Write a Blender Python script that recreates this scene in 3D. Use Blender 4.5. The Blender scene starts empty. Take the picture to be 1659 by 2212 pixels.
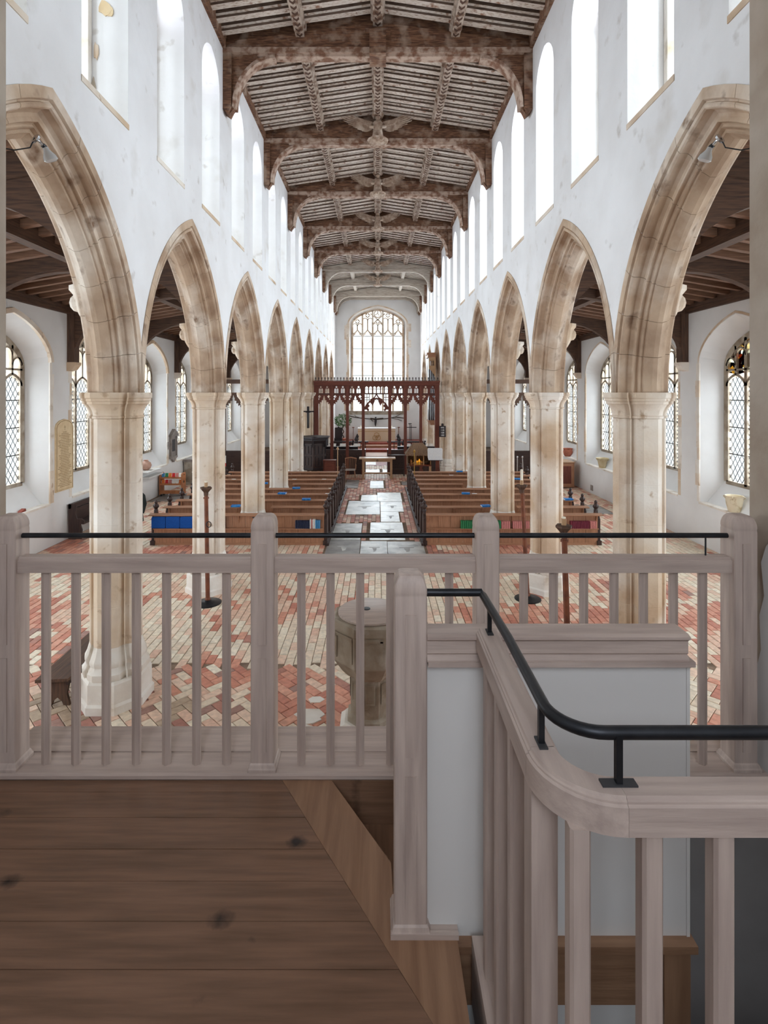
import bpy, bmesh, math, random
from mathutils import Vector, noise
from mathutils.geometry import tessellate_polygon

random.seed(7)
PI = math.pi
C = bpy.context.scene.collection
SC = bpy.context.scene

# ------------------------------------------------------------------ camera
F = 1150.0; CX = 816.0; CY = 848.0     # focal length and vanishing point in pixels of the 1659 x 2212 frame
H = 4.1                                # eye height above the nave floor
GZ = H - 1.7                           # gallery floor level
cam_d = bpy.data.cameras.new('camera')
cam = bpy.data.objects.new('camera', cam_d); C.objects.link(cam)
cam.location = (0, 0, H); cam.rotation_euler = (PI / 2, 0, 0)
cam_d.sensor_fit = 'VERTICAL'; cam_d.sensor_height = 36.0; cam_d.sensor_width = 27.0
cam_d.lens = 36.0 * F / 2212.0
cam_d.shift_x = (829.5 - CX) / 2212.0
cam_d.shift_y = -(1106.0 - CY) / 2212.0
cam_d.clip_start = 0.02; cam_d.clip_end = 300
SC.camera = cam

# ------------------------------------------------------------------ world and exposure
w = bpy.data.worlds.new('overcast_sky'); SC.world = w; w.use_nodes = True
bg = w.node_tree.nodes['Background']
bg.inputs[0].default_value = (0.93, 0.97, 1.0, 1); bg.inputs[1].default_value = 0.6
vs = SC.view_settings
vs.view_transform = 'Standard'; vs.look = 'None'; vs.gamma = 1.0; vs.use_curve_mapping = False
vs.exposure = 1.55
SC.cycles.max_bounces = 6; SC.cycles.diffuse_bounces = 4; SC.cycles.glossy_bounces = 2
SC.cycles.use_adaptive_sampling = True; SC.cycles.adaptive_threshold = 0.06
SC.cycles.transparent_max_bounces = 12; SC.cycles.sample_clamp_indirect = 6.0
SC.cycles.caustics_reflective = False; SC.cycles.caustics_refractive = False
SC.cycles.use_denoising = True

# key dimensions of the church
D = 3.93; Y1 = 7.17                    # bay length, first pillar
WC = 3.52                              # arcade centre line
XN = 3.19; XA = 3.85                   # nave face and aisle face of the arcade wall
XW = 8.70                              # aisle wall face
YW = 2.47                              # west wall, nave face
YE = 40.1                              # east wall
ZS = 4.10                              # arch springing, top of the capitals
ZT = 11.32                             # nave wall top
def pil(k): return Y1 + D * k
WSH = {-1: -.40, 1: -.12}             # the aisle windows sit a little west of the bay centres
NB = 9                                 # bays; bay j lies between pil(j-1) and pil(j)

# daylight outside each window
S_L, S_R, S_AL, S_AR, S_E, S_T = 12.5, 21.0, 22.0, 25.0, 19.0, 13.5
def daylight(name, loc, direction, sx, sy, radiance, col=(0.81, 0.88, 1.0)):
    d = bpy.data.lights.new(name, 'AREA'); d.shape = 'RECTANGLE'; d.size = sx; d.size_y = sy
    d.energy = radiance * sx * sy * PI / 4 * 1.0; d.color = col
    o = bpy.data.objects.new(name, d); C.objects.link(o); o.location = loc
    o.rotation_euler = Vector(direction).to_track_quat('-Z', 'Y').to_euler()
    return o
for j in range(NB):
    for q in (-1, 1):
        yy = pil(j - 1) + D / 2 + q * D / 4 + 0.08
        daylight('daylight', (-XA - 1.3, yy, 9.2), (1, 0, 0), 1.2, 3.2, S_L)
        daylight('daylight', (XA + 1.3, yy, 9.2), (-1, 0, 0), 1.2, 3.2, S_R)
    yc = pil(j - 1) + D / 2
    daylight('daylight', (-XW - 1.0, yc - .4, 3.6), (1, 0, 0), 2.2, 3.8, S_AL)
    daylight('daylight', (XW + 1.0, yc, 3.6), (-1, 0, 0), 2.2, 3.8, S_AR)
daylight('daylight', (0.0, YE + 1.2, 6.6), (0, -1, 0), 3.9, 7.4, S_E)
for s in (-1, 1): daylight('daylight', (s*6.2, YW - 1.7, 3.7), (0, 1, 0), 2.3, 3.6, 21.0)     # unseen west aisle windows, added to brighten the pillars and floor
daylight('daylight', (0.0, -2.9, 6.2), (0, 1, 0), 1.5, 2.6, S_T)     # tower west window, behind the viewer

# ------------------------------------------------------------------ helpers
def PW(px, py, Y): return ((px - CX) * Y / F, Y, H - (py - CY) * Y / F)
def FL(px, py, z=0.0):
    Y = (H - z) * F / (py - CY); return ((px - CX) * Y / F, Y, z)
def YX(px, X): return X * F / (px - CX)

def wloc(o):
    v = Vector((0, 0, 0))
    while o is not None: v += o.location; o = o.parent
    return v

class MB:
    def __init__(s): s.v = []; s.f = []
    def add(s, vs, fs):
        n = len(s.v); s.v += [tuple(p) for p in vs]; s.f += [tuple(i + n for i in f) for f in fs]; return s
    def box(s, x0, y0, z0, x1, y1, z1):
        return s.add([(x0,y0,z0),(x1,y0,z0),(x1,y1,z0),(x0,y1,z0),(x0,y0,z1),(x1,y0,z1),(x1,y1,z1),(x0,y1,z1)],
                     [(0,3,2,1),(4,5,6,7),(0,1,5,4),(1,2,6,5),(2,3,7,6),(3,0,4,7)])
    def cbox(s, c, d): return s.box(c[0]-d[0]/2, c[1]-d[1]/2, c[2]-d[2]/2, c[0]+d[0]/2, c[1]+d[1]/2, c[2]+d[2]/2)
    @staticmethod
    def _p(axis, a, u, v): return (a,u,v) if axis == 'x' else (u,a,v) if axis == 'y' else (u,v,a)
    def prism(s, poly, axis, a, b):
        n = len(poly)
        vs = [s._p(axis,a,*p) for p in poly] + [s._p(axis,b,*p) for p in poly]
        fs = [tuple(range(n)), tuple(range(2*n-1, n-1, -1))] + [(i,(i+1)%n,n+(i+1)%n,n+i) for i in range(n)]
        return s.add(vs, fs)
    def holes(s, outer, hs, axis, a, b=None, sides=True):
        loops = [outer] + list(hs); pts = [p for l in loops for p in l]; n = len(pts)
        tri = tessellate_polygon([[Vector((p[0],p[1],0)) for p in l] for l in loops])
        s.add([s._p(axis,a,*p) for p in pts], [tuple(t) for t in tri])
        if b is not None:
            s.add([s._p(axis,b,*p) for p in pts], [tuple(t)[::-1] for t in tri])
            if sides:
                for l in loops:
                    m = len(l)
                    s.add([s._p(axis,a,*p) for p in l] + [s._p(axis,b,*p) for p in l], [(i,(i+1)%m,m+(i+1)%m,m+i) for i in range(m)])
        return s
    def loft(s, rings, caps=(True, True), closed=True):
        n = len(rings[0]); vs = [p for r in rings for p in r]; fs = []
        for k in range(len(rings) - 1):
            for i in range(n if closed else n - 1):
                j = (i + 1) % n
                fs.append((k*n+i, k*n+j, (k+1)*n+j, (k+1)*n+i))
        if caps[0]: fs.append(tuple(range(n))[::-1])
        if caps[1]: fs.append(tuple(range((len(rings)-1)*n, len(rings)*n)))
        return s.add(vs, fs)
    def lathe(s, prof, c=(0,0,0), n=16, sx=1.0, sy=1.0, caps=(True, True)):
        rings = [[(c[0]+r*sx*math.cos(2*PI*i/n), c[1]+r*sy*math.sin(2*PI*i/n), c[2]+z) for i in range(n)] for r, z in prof]
        return s.loft(rings, caps)
    def tube(s, path, r, n=8, caps=True):
        path = [Vector(p) for p in path]; rings = []; up = None
        for i, p in enumerate(path):
            t = (path[min(i+1,len(path)-1)] - path[max(i-1,0)]).normalized()
            if up is None: up = t.orthogonal().normalized()
            a = (up - t * up.dot(t)); a = a.normalized() if a.length > 1e-5 else t.orthogonal().normalized()
            up = a; b = t.cross(a)
            k = 1.0
            if 0 < i < len(path)-1:
                c = (path[i]-path[i-1]).normalized().dot((path[i+1]-path[i]).normalized()); k = 1/math.sqrt(max(.3,(1+c)/2))
            rr = r[i] if isinstance(r, (list, tuple)) else r
            rings.append([tuple(p + (a*math.cos(2*PI*q/n) + b*math.sin(2*PI*q/n)) * rr) for q in range(n)])
        return s.loft(rings, (caps, caps))
    def ribbon(s, path, wd, axis, a, b, closed=False):
        P = [Vector((p[0], p[1])) for p in path]; n = len(P); L = []; R = []
        for i in range(n):
            if closed: p0, p1 = P[(i-1) % n], P[(i+1) % n]
            else: p0, p1 = P[max(i-1,0)], P[min(i+1,n-1)]
            t = (p1 - p0)
            t = t.normalized() if t.length > 1e-7 else Vector((1,0))
            nn = Vector((-t.y, t.x)) * wd / 2
            L.append(P[i] + nn); R.append(P[i] - nn)
        rings = [[s._p(axis,a,*L[i]), s._p(axis,a,*R[i]), s._p(axis,b,*R[i]), s._p(axis,b,*L[i])] for i in range(n)]
        if closed: rings.append(rings[0])
        return s.loft(rings, (not closed, not closed))
    def sphere(s, c, r, sc=(1,1,1), n=10, m=6):
        return s.lathe([(max(1e-4, r*math.sin(PI*k/m))*1.0, -r*math.cos(PI*k/m)*sc[2]) for k in range(m+1)], c, n, sc[0], sc[1])
    def mesh(s, name, off=(0,0,0), smooth=None):
        me = bpy.data.meshes.new(name)
        me.from_pydata([(p[0]-off[0], p[1]-off[1], p[2]-off[2]) for p in s.v], [], s.f)
        bm = bmesh.new(); bm.from_mesh(me)
        bmesh.ops.recalc_face_normals(bm, faces=bm.faces)
        if smooth is not None:
            bmesh.ops.remove_doubles(bm, verts=bm.verts, dist=1e-5)
            lim = math.radians(smooth)
            for f in bm.faces: f.smooth = True
            for e in bm.edges: e.smooth = len(e.link_faces) == 2 and e.calc_face_angle(9) < lim
        bm.to_mesh(me); bm.free()
        return me
    def build(s, name, mat, parent=None, origin=None, smooth=None):
        off = Vector(origin) if origin is not None else Vector((0,0,0))
        base = wloc(parent) if parent is not None else Vector((0,0,0))
        if parent is not None and origin is None: off = base
        me = s.mesh(name, off, smooth); me.materials.append(M[mat] if isinstance(mat, str) else mat)
        o = bpy.data.objects.new(name, me); C.objects.link(o)
        if parent is not None: o.parent = parent
        o.location = off - base
        return o

def tag(o, label, cat, group=None):
    o['label'] = label; o['category'] = cat
    if group: o['group'] = group
    return o
def thing(name, label, cat, loc=(0,0,0), group=None):
    o = bpy.data.objects.new(name, None); C.objects.link(o); o.location = loc; o.empty_display_size = 0.1
    return tag(o, label, cat, group)
def structure(o): o['kind'] = 'structure'; return o
def inst(name, me, parent=None, loc=(0,0,0), rot=(0,0,0)):
    o = bpy.data.objects.new(name, me); C.objects.link(o); o.parent = parent; o.location = loc; o.rotation_euler = rot
    return o
def copy_tree(o, parent=None):
    c = o.copy(); C.objects.link(c); c.parent = parent
    for ch in list(KIDS.get(o, [])) or [x for x in o.children]:
        copy_tree(ch, c)
    return c
KIDS = {}
def arc(cx, cy, r, a0, a1, n): return [(cx + r*math.cos(math.radians(a0+(a1-a0)*i/n)), cy + r*math.sin(math.radians(a0+(a1-a0)*i/n))) for i in range(n+1)]
def pointed(yc, hw, zs, rise, n=8):
    """left springing -> apex -> right springing, two centred (or segmental) arch"""
    R = (hw*hw + rise*rise) / (2*hw)
    if R >= hw:
        cxr = yc - hw + R
        a1 = math.degrees(math.atan2(rise, yc - cxr)); L = arc(cxr, zs, R, 180, a1, n)
    else:
        L = [(yc - hw*math.cos(PI/2*i/n), zs + rise*(.72*math.sin(PI/2*i/n) + .28*(1-math.cos(PI/2*i/n)))) for i in range(n+1)]
    return L + [(2*yc - p[0], p[1]) for p in L[-2::-1]]
def arch_loop(yc, hw, z0, zs, rise, n=8): return [(yc-hw, z0)] + pointed(yc, hw, zs, rise, n) + [(yc+hw, z0)]
ORD = ['first','second','third','fourth','fifth','sixth','seventh','eighth','ninth','tenth','eleventh','twelfth']

# ------------------------------------------------------------------ materials
def lin(c): return tuple(((x/255)/12.92 if x/255 <= .04045 else ((x/255+.055)/1.055)**2.4) for x in c) + (1.0,)
M = {}
def mat(name, col, rough=.7, col2=None, scale=4.0, stretch=(1,1,1), bump=0.0, bscale=None, metal=0.0, lo=.35, hi=.65,
        col3=None, scale3=1.0, lo3=.55, hi3=.7, detail=6, spec=.4, coord='pos', col4=None, scale4=30, lo4=.66, hi4=.72):
    m = bpy.data.materials.new(name); m.use_nodes = True; nt = m.node_tree; N = nt.nodes; L = nt.links
    b = N['Principled BSDF']; b.inputs['Roughness'].default_value = rough; b.inputs['Metallic'].default_value = metal
    b.inputs['Specular IOR Level'].default_value = spec
    b.inputs['Base Color'].default_value = lin(col)
    if coord == 'pos': src = N.new('ShaderNodeNewGeometry').outputs['Position']
    else: src = N.new('ShaderNodeTexCoord').outputs['Object']
    def nz(sc, st, dt=detail):
        mp = N.new('ShaderNodeMapping'); mp.inputs['Scale'].default_value = st; L.new(src, mp.inputs['Vector'])
        t = N.new('ShaderNodeTexNoise'); t.inputs['Scale'].default_value = sc; t.inputs['Detail'].default_value = dt
        L.new(mp.outputs[0], t.inputs['Vector']); return t.outputs['Fac']
    def ramp(fac, a, c):
        r = N.new('ShaderNodeMapRange'); r.inputs['From Min'].default_value = a; r.inputs['From Max'].default_value = c
        L.new(fac, r.inputs['Value']); return r.outputs[0]
    def mix(fac, a, c):
        x = N.new('ShaderNodeMix'); x.data_type = 'RGBA'; L.new(fac, x.inputs[0])
        if isinstance(a, tuple): x.inputs[6].default_value = a
        else: L.new(a, x.inputs[6])
        if isinstance(c, tuple): x.inputs[7].default_value = c
        else: L.new(c, x.inputs[7])
        return x.outputs[2]
    cur = lin(col); f1 = None
    if col2:
        f1 = nz(scale, stretch); cur = mix(ramp(f1, lo, hi), cur, lin(col2))
    if col3: cur = mix(ramp(nz(scale3, (1,1,1)), lo3, hi3), cur, lin(col3))
    if col4: cur = mix(ramp(nz(scale4, stretch), lo4, hi4), cur, lin(col4))
    if not isinstance(cur, tuple): L.new(cur, b.inputs['Base Color'])
    if bump:
        bp = N.new('ShaderNodeBump'); bp.inputs['Strength'].default_value = 1.0; bp.inputs['Distance'].default_value = bump
        L.new(nz(bscale or scale, stretch), bp.inputs['Height']); L.new(bp.outputs[0], b.inputs['Normal'])
    M[name] = m; m['_cur'] = 0
    return m
def wood(name, a, b, axis, rough=.55, sc=1.0, bump=.0015, c=None):
    st = [9, 9, 9]; st['xyz'.index(axis)] = .7
    return mat(name, a, rough, b, 4*sc, tuple(st), bump, 8*sc, lo=.3, hi=.7, col3=c, scale3=2.0, lo3=.5, hi3=.75, detail=5)

mat('plaster', (238,238,240), .85, (230,229,230), 1.2, bump=.010, bscale=5, col3=(216,212,208), scale3=1.4, lo3=.6, hi3=.8, spec=.2,
    col4=(192,186,180), scale4=3.5, lo4=.64, hi4=.8, detail=9)
mat('plaster_smooth', (232,231,230), .8, (224,222,220), 1.0, bump=.002, bscale=4, spec=.2)
mat('panel_white', (222,220,216), .6, spec=.3)
mat('stone', (222,202,178), .85, (196,168,140), 1.3, bump=.004, bscale=28, col3=(238,230,220), scale3=1.0, lo3=.42, hi3=.68, col4=(182,156,130), scale4=6, lo4=.62, hi4=.72, spec=.2)
mat('stone_arch', (204,180,156), .85, (166,140,118), 1.8, (1,1,1), bump=.004, bscale=26, col3=(232,220,206), scale3=1.5, lo3=.46, hi3=.70, col4=(140,114,94), scale4=3, lo4=.6, hi4=.72, spec=.2)
mat('stone_grey', (172,160,144), .9, (136,120,102), 3, bump=.008, bscale=20, col3=(196,188,176), scale3=2, spec=.2)
mat('stone_jamb', (190,178,164), .9, (168,152,136), 2.5, bump=.006, bscale=16, col3=(196,186,172), scale3=1.5, spec=.2)
mat('stone_white', (236,230,222), .85, (222,212,200), 2.5, bump=.006, bscale=16, col3=(184,168,146), scale3=2.5, lo3=.58, hi3=.75, spec=.2)
mat('mortar', (150,128,110), .95, (118,100,86), 6, spec=.1)
mat('slab', (150,146,140), .38, (196,192,184), 2.2, bump=.004, bscale=9, col3=(104,98,92), scale3=1.6, lo3=.52, hi3=.7, spec=.6)
mat('slab_pale', (190,186,178), .36, (226,222,214), 3, bump=.004, bscale=9, col3=(140,134,126), scale3=2.2, lo3=.56, hi3=.72, spec=.6)
mat('slab_dark', (120,114,110), .5, (150,144,138), 3, bump=.003, bscale=9, spec=.5)
for ax in 'xyz':
    wood('limed_oak_'+ax, (202,184,172), (174,156,146), ax, .5); wood('border_oak_'+ax, (160,124,96), (134,100,76), ax, .5)
    wood('pew_oak_'+ax, (176,128,98), (146,102,74), ax, .5)
    wood('dark_oak_'+ax, (74,54,48), (48,34,32), ax, .45)
    wood('floor_oak_'+ax, (140,106,84), (112,84,64), ax, .45)
    wood('screen_oak_'+ax, (118,62,46), (88,44,34), ax, .45)
    wood('roof_dark_'+ax, (100,72,54), (62,44,36), ax, .7)
    wood('pale_oak_'+ax, (196,160,124), (172,134,98), ax, .5)
wood('roof_board', (108,96,88), (82,72,66), 'x', .8)
mat('rafter_paint', (222,212,202), .8, (178,156,138), 7, (1.5,6,6), bump=.003, bscale=9, lo=.5, hi=.66, col3=(150,114,94), scale3=6, lo3=.58, hi3=.68, detail=9, col4=(110,84,70), scale4=30, lo4=.66, hi4=.72)
mat('truss_wood', (142,104,78), .75, (92,62,48), 5, (1.0,7,7), bump=.004, bscale=9, lo=.35, hi=.62, col3=(176,152,134), scale3=3.0, lo3=.5, hi3=.68, detail=9)
mat('truss_paint', (190,168,152), .8, (132,96,76), 7, bump=.004, bscale=20, lo=.42, hi=.62, detail=8)
mat('truss_wash', (196,186,174), .8, (150,132,116), 3, (1.0,6,6), bump=.004, bscale=9, lo=.45, hi=.75)
mat('angel_wood', (196,176,158), .75, (156,130,112), 9, bump=.006, bscale=30, col3=(212,198,184), scale3=5)
mat('iron', (34,36,40), .42, (46,48,52), 20, spec=.6, metal=.6)
mat('lead', (58,58,60), .6)
mat('brass', (190,150,80), .35, metal=.9)
mat('chrome', (190,190,192), .25, metal=.9)
mat('rust_iron', (128,74,48), .6, (98,54,38), 8, spec=.4)
mat('cushion_blue', (10,78,156), .9, (8,64,138), 60, bump=.002, bscale=200)
mat('book_blue', (24,112,190), .45, (60,150,215), 14, lo=.5, hi=.6)
mat('book_navy', (22,32,62), .5); mat('book_green', (30,112,66), .5, (44,130,80), 60)
mat('book_pink', (206,140,132), .55, (190,110,108), 60); mat('book_maroon', (104,26,48), .5, (120,40,60), 60)
mat('book_white', (226,224,220), .6); mat('book_sky', (70,140,190), .5); mat('book_orange', (222,120,50), .5); mat('book_red', (200,30,36), .5)
mat('paper', (240,238,232), .8)
mat('terracotta', (186,116,92), .75, (160,92,72), 8, bump=.003, bscale=30)
mat('terracotta_pale', (206,168,150), .75, (190,146,128), 8, bump=.003, bscale=30)
mat('glazed_cream', (226,212,184), .5, (190,166,124), 5, lo=.5, hi=.62)
mat('ochre_pot', (200,184,150), .6, (184,162,122), 6)
mat('plaque_stone', (226,204,166), .6, (216,190,150), 6); mat('inscription', (150,122,84), .8)
mat('marble_grey', (156,146,140), .5, (128,118,112), 5); mat('slate', (58,56,58), .5)
mat('thatch', (146,118,94), .95, (104,80,62), 30, (1,1,.15), bump=.01, bscale=40, lo=.35, hi=.6)
mat('gold_figure', (240,190,70), .5); mat('brown_figure', (150,110,76), .7); mat('stable_dark', (48,34,28), .9)
mat('linen', (236,234,232), .9, (222,220,222), 30, bump=.002, bscale=80)
mat('frontal', (218,196,168), .85, (208,184,154), 30); mat('gold_thread', (176,130,62), .6)
mat('leaf', (62,92,50), .6, (92,122,72), 9); mat('bark', (66,52,42), .9)
mat('black_wood', (44,36,38), .5); mat('coat', (38,44,42), .9, (28,34,34), 30); mat('trousers', (40,46,62), .9)
mat('skin', (206,160,134), .6); mat('hair', (70,56,46), .8); mat('shoe', (34,30,30), .5)
mat('candle', (240,234,216), .6); mat('pipe_metal', (150,152,156), .35, (120,122,126), 4, metal=.8)
mat('bulb_glass', (196,196,196), .2, spec=.8); mat('rope', (70,60,50), .9); mat('sign_white', (240,240,240), .7)
mat('red_cloth', (196,28,32), .8); mat('seat_rush', (188,178,172), .9); mat('tile_red', (150,66,48), .6, (120,50,38), 5)
mat('wall_shade', (150,146,144), .85, (132,128,126), 2)  # pale wall greyed down: shade of the enclosed stair well put into the colour
mat('reed', (150,122,98), .9)
mat('trolley_wood', (186,122,78), .5, (164,100,60), 6)

def special():
    # leaded clear glass
    m = bpy.data.materials.new('window_glass'); m.use_nodes = True; nt = m.node_tree; N = nt.nodes; L = nt.links
    N.remove(N['Principled BSDF'])
    t = N.new('ShaderNodeBsdfTransparent'); t.inputs[0].default_value = (.93, .95, .93, 1)
    g = N.new('ShaderNodeBsdfGlossy'); g.inputs['Roughness'].default_value = .08
    x = N.new('ShaderNodeMixShader'); x.inputs[0].default_value = .05
    L.new(t.outputs[0], x.inputs[1]); L.new(g.outputs[0], x.inputs[2]); L.new(x.outputs[0], N['Material Output'].inputs[0])
    M['window_glass'] = m
    # stained glass
    m = bpy.data.materials.new('stained_glass'); m.use_nodes = True; nt = m.node_tree; N = nt.nodes; L = nt.links
    N.remove(N['Principled BSDF'])
    gp = N.new('ShaderNodeNewGeometry'); v = N.new('ShaderNodeTexVoronoi'); v.inputs['Scale'].default_value = 9
    L.new(gp.outputs['Position'], v.inputs['Vector'])
    r = N.new('ShaderNodeValToRGB'); r.color_ramp.interpolation = 'CONSTANT'
    sp = N.new('ShaderNodeSeparateColor'); L.new(v.outputs['Color'], sp.inputs[0]); L.new(sp.outputs[0], r.inputs[0])
    e = r.color_ramp.elements; e[0].color = (.02,.02,.03,1); e[1].position = .45; e[1].color = (.05,.02,.02,1)
    for p, c in ((.6,(.5,.35,.1,1)),(.72,(.75,.8,.72,1)),(.86,(.3,.1,.05,1)),(.93,(.8,.75,.5,1))):
        q = e.new(p); q.color = c
    t = N.new('ShaderNodeBsdfTransparent'); L.new(r.outputs[0], t.inputs[0]); L.new(t.outputs[0], N['Material Output'].inputs[0])
    M['stained_glass'] = m
    # chevron-painted purlins (pattern runs along the local Y axis)
    m = mat('chevron', (178,160,146), .8); nt = m.node_tree; N = nt.nodes; L = nt.links; b = N['Principled BSDF']
    tc = N.new('ShaderNodeTexCoord'); s = N.new('ShaderNodeSeparateXYZ'); L.new(tc.outputs['Object'], s.inputs[0])
    ab = N.new('ShaderNodeMath'); ab.operation = 'ABSOLUTE'; L.new(s.outputs['X'], ab.inputs[0])
    ma = N.new('ShaderNodeMath'); ma.operation = 'MULTIPLY_ADD'; L.new(ab.outputs[0], ma.inputs[0]); ma.inputs[1].default_value = 1.1; L.new(s.outputs['Y'], ma.inputs[2])
    mu = N.new('ShaderNodeMath'); mu.operation = 'MULTIPLY'; L.new(ma.outputs[0], mu.inputs[0]); mu.inputs[1].default_value = 6.5
    fr = N.new('ShaderNodeMath'); fr.operation = 'FRACT'; L.new(mu.outputs[0], fr.inputs[0])
    gt = N.new('ShaderNodeMath'); gt.operation = 'GREATER_THAN'; L.new(fr.outputs[0], gt.inputs[0]); gt.inputs[1].default_value = .55
    inn = N.new('ShaderNodeMath'); inn.operation = 'LESS_THAN'; L.new(ab.outputs[0], inn.inputs[0]); inn.inputs[1].default_value = .06
    an = N.new('ShaderNodeMath'); an.operation = 'MULTIPLY'; L.new(gt.outputs[0], an.inputs[0]); L.new(inn.outputs[0], an.inputs[1])
    nz = N.new('ShaderNodeTexNoise'); nz.inputs['Scale'].default_value = 7; nz.inputs['Detail'].default_value = 8; L.new(tc.outputs['Object'], nz.inputs['Vector'])
    mr = N.new('ShaderNodeMapRange'); mr.inputs[1].default_value = .42; mr.inputs[2].default_value = .62; L.new(nz.outputs['Fac'], mr.inputs[0])
    x1 = N.new('ShaderNodeMix'); x1.data_type = 'RGBA'; x1.inputs[6].default_value = lin((186,170,156)); x1.inputs[7].default_value = lin((112,84,66)); L.new(mr.outputs[0], x1.inputs[0])
    x2 = N.new('ShaderNodeMix'); x2.data_type = 'RGBA'; L.new(x1.outputs[2], x2.inputs[6]); x2.inputs[7].default_value = lin((82,58,46)); L.new(an.outputs[0], x2.inputs[0])
    L.new(x2.outputs[2], b.inputs['Base Color'])
    # bricks: per-object colour and per-face colour attribute
    for nm, at in (('brick_object', None), ('brick_attr', 'Col')):
        m = bpy.data.materials.new(nm); m.use_nodes = True; nt = m.node_tree; N = nt.nodes; L = nt.links; b = N['Principled BSDF']
        b.inputs['Roughness'].default_value = .6; b.inputs['Specular IOR Level'].default_value = .35
        if at: a = N.new('ShaderNodeAttribute'); a.attribute_name = at
        else: a = N.new('ShaderNodeObjectInfo')
        gp = N.new('ShaderNodeNewGeometry'); nz = N.new('ShaderNodeTexNoise'); nz.inputs['Scale'].default_value = 14; nz.inputs['Detail'].default_value = 8
        L.new(gp.outputs['Position'], nz.inputs['Vector'])
        mr = N.new('ShaderNodeMapRange'); mr.inputs[1].default_value = .35; mr.inputs[2].default_value = .7; mr.inputs[3].default_value = .82; mr.inputs[4].default_value = 1.1
        L.new(nz.outputs['Fac'], mr.inputs[0])
        x = N.new('ShaderNodeVectorMath'); x.operation = 'SCALE'; L.new(a.outputs['Color'], x.inputs[0]); L.new(mr.outputs[0], x.inputs['Scale'])
        L.new(x.outputs[0], b.inputs['Base Color'])
        bp = N.new('ShaderNodeBump'); bp.inputs['Distance'].default_value = .004; L.new(nz.outputs['Fac'], bp.inputs['Height']); L.new(bp.outputs[0], b.inputs['Normal'])
        M[nm] = m
    # gallery floor: oak with knots
    m = M['floor_oak_x']; nt = m.node_tree; N = nt.nodes; L = nt.links; b = N['Principled BSDF']
    src = b.inputs['Base Color'].links[0].from_socket
    gp = N.new('ShaderNodeNewGeometry'); mp = N.new('ShaderNodeMapping'); mp.inputs['Scale'].default_value = (4.0, 5.6, .01)
    L.new(gp.outputs['Position'], mp.inputs[0])
    v = N.new('ShaderNodeTexVoronoi'); v.inputs['Scale'].default_value = 1.0; L.new(mp.outputs[0], v.inputs['Vector'])
    sp = N.new('ShaderNodeSeparateColor'); L.new(v.outputs['Color'], sp.inputs[0])
    rad = N.new('ShaderNodeMapRange'); rad.inputs[1].default_value = .35; rad.inputs[2].default_value = 1; rad.inputs[3].default_value = 0.0; rad.inputs[4].default_value = .24
    L.new(sp.outputs[0], rad.inputs[0])
    nz = N.new('ShaderNodeTexNoise'); nz.inputs['Scale'].default_value = 40; nz.inputs['Detail'].default_value = 4; L.new(gp.outputs['Position'], nz.inputs['Vector'])
    dd = N.new('ShaderNodeMath'); dd.operation = 'MULTIPLY_ADD'; L.new(nz.outputs['Fac'], dd.inputs[0]); dd.inputs[1].default_value = .12; L.new(v.outputs['Distance'], dd.inputs[2])
    sb = N.new('ShaderNodeMath'); sb.operation = 'SUBTRACT'; L.new(rad.outputs[0], sb.inputs[0]); L.new(dd.outputs[0], sb.inputs[1])
    mr = N.new('ShaderNodeMapRange'); mr.inputs[1].default_value = -.09; mr.inputs[2].default_value = .03; L.new(sb.outputs[0], mr.inputs[0])
    x = N.new('ShaderNodeMix'); x.data_type = 'RGBA'; L.new(mr.outputs[0], x.inputs[0]); L.new(src, x.inputs[6]); x.inputs[7].default_value = lin((42,32,28))
    L.new(x.outputs[2], b.inputs['Base Color'])
special()

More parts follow.
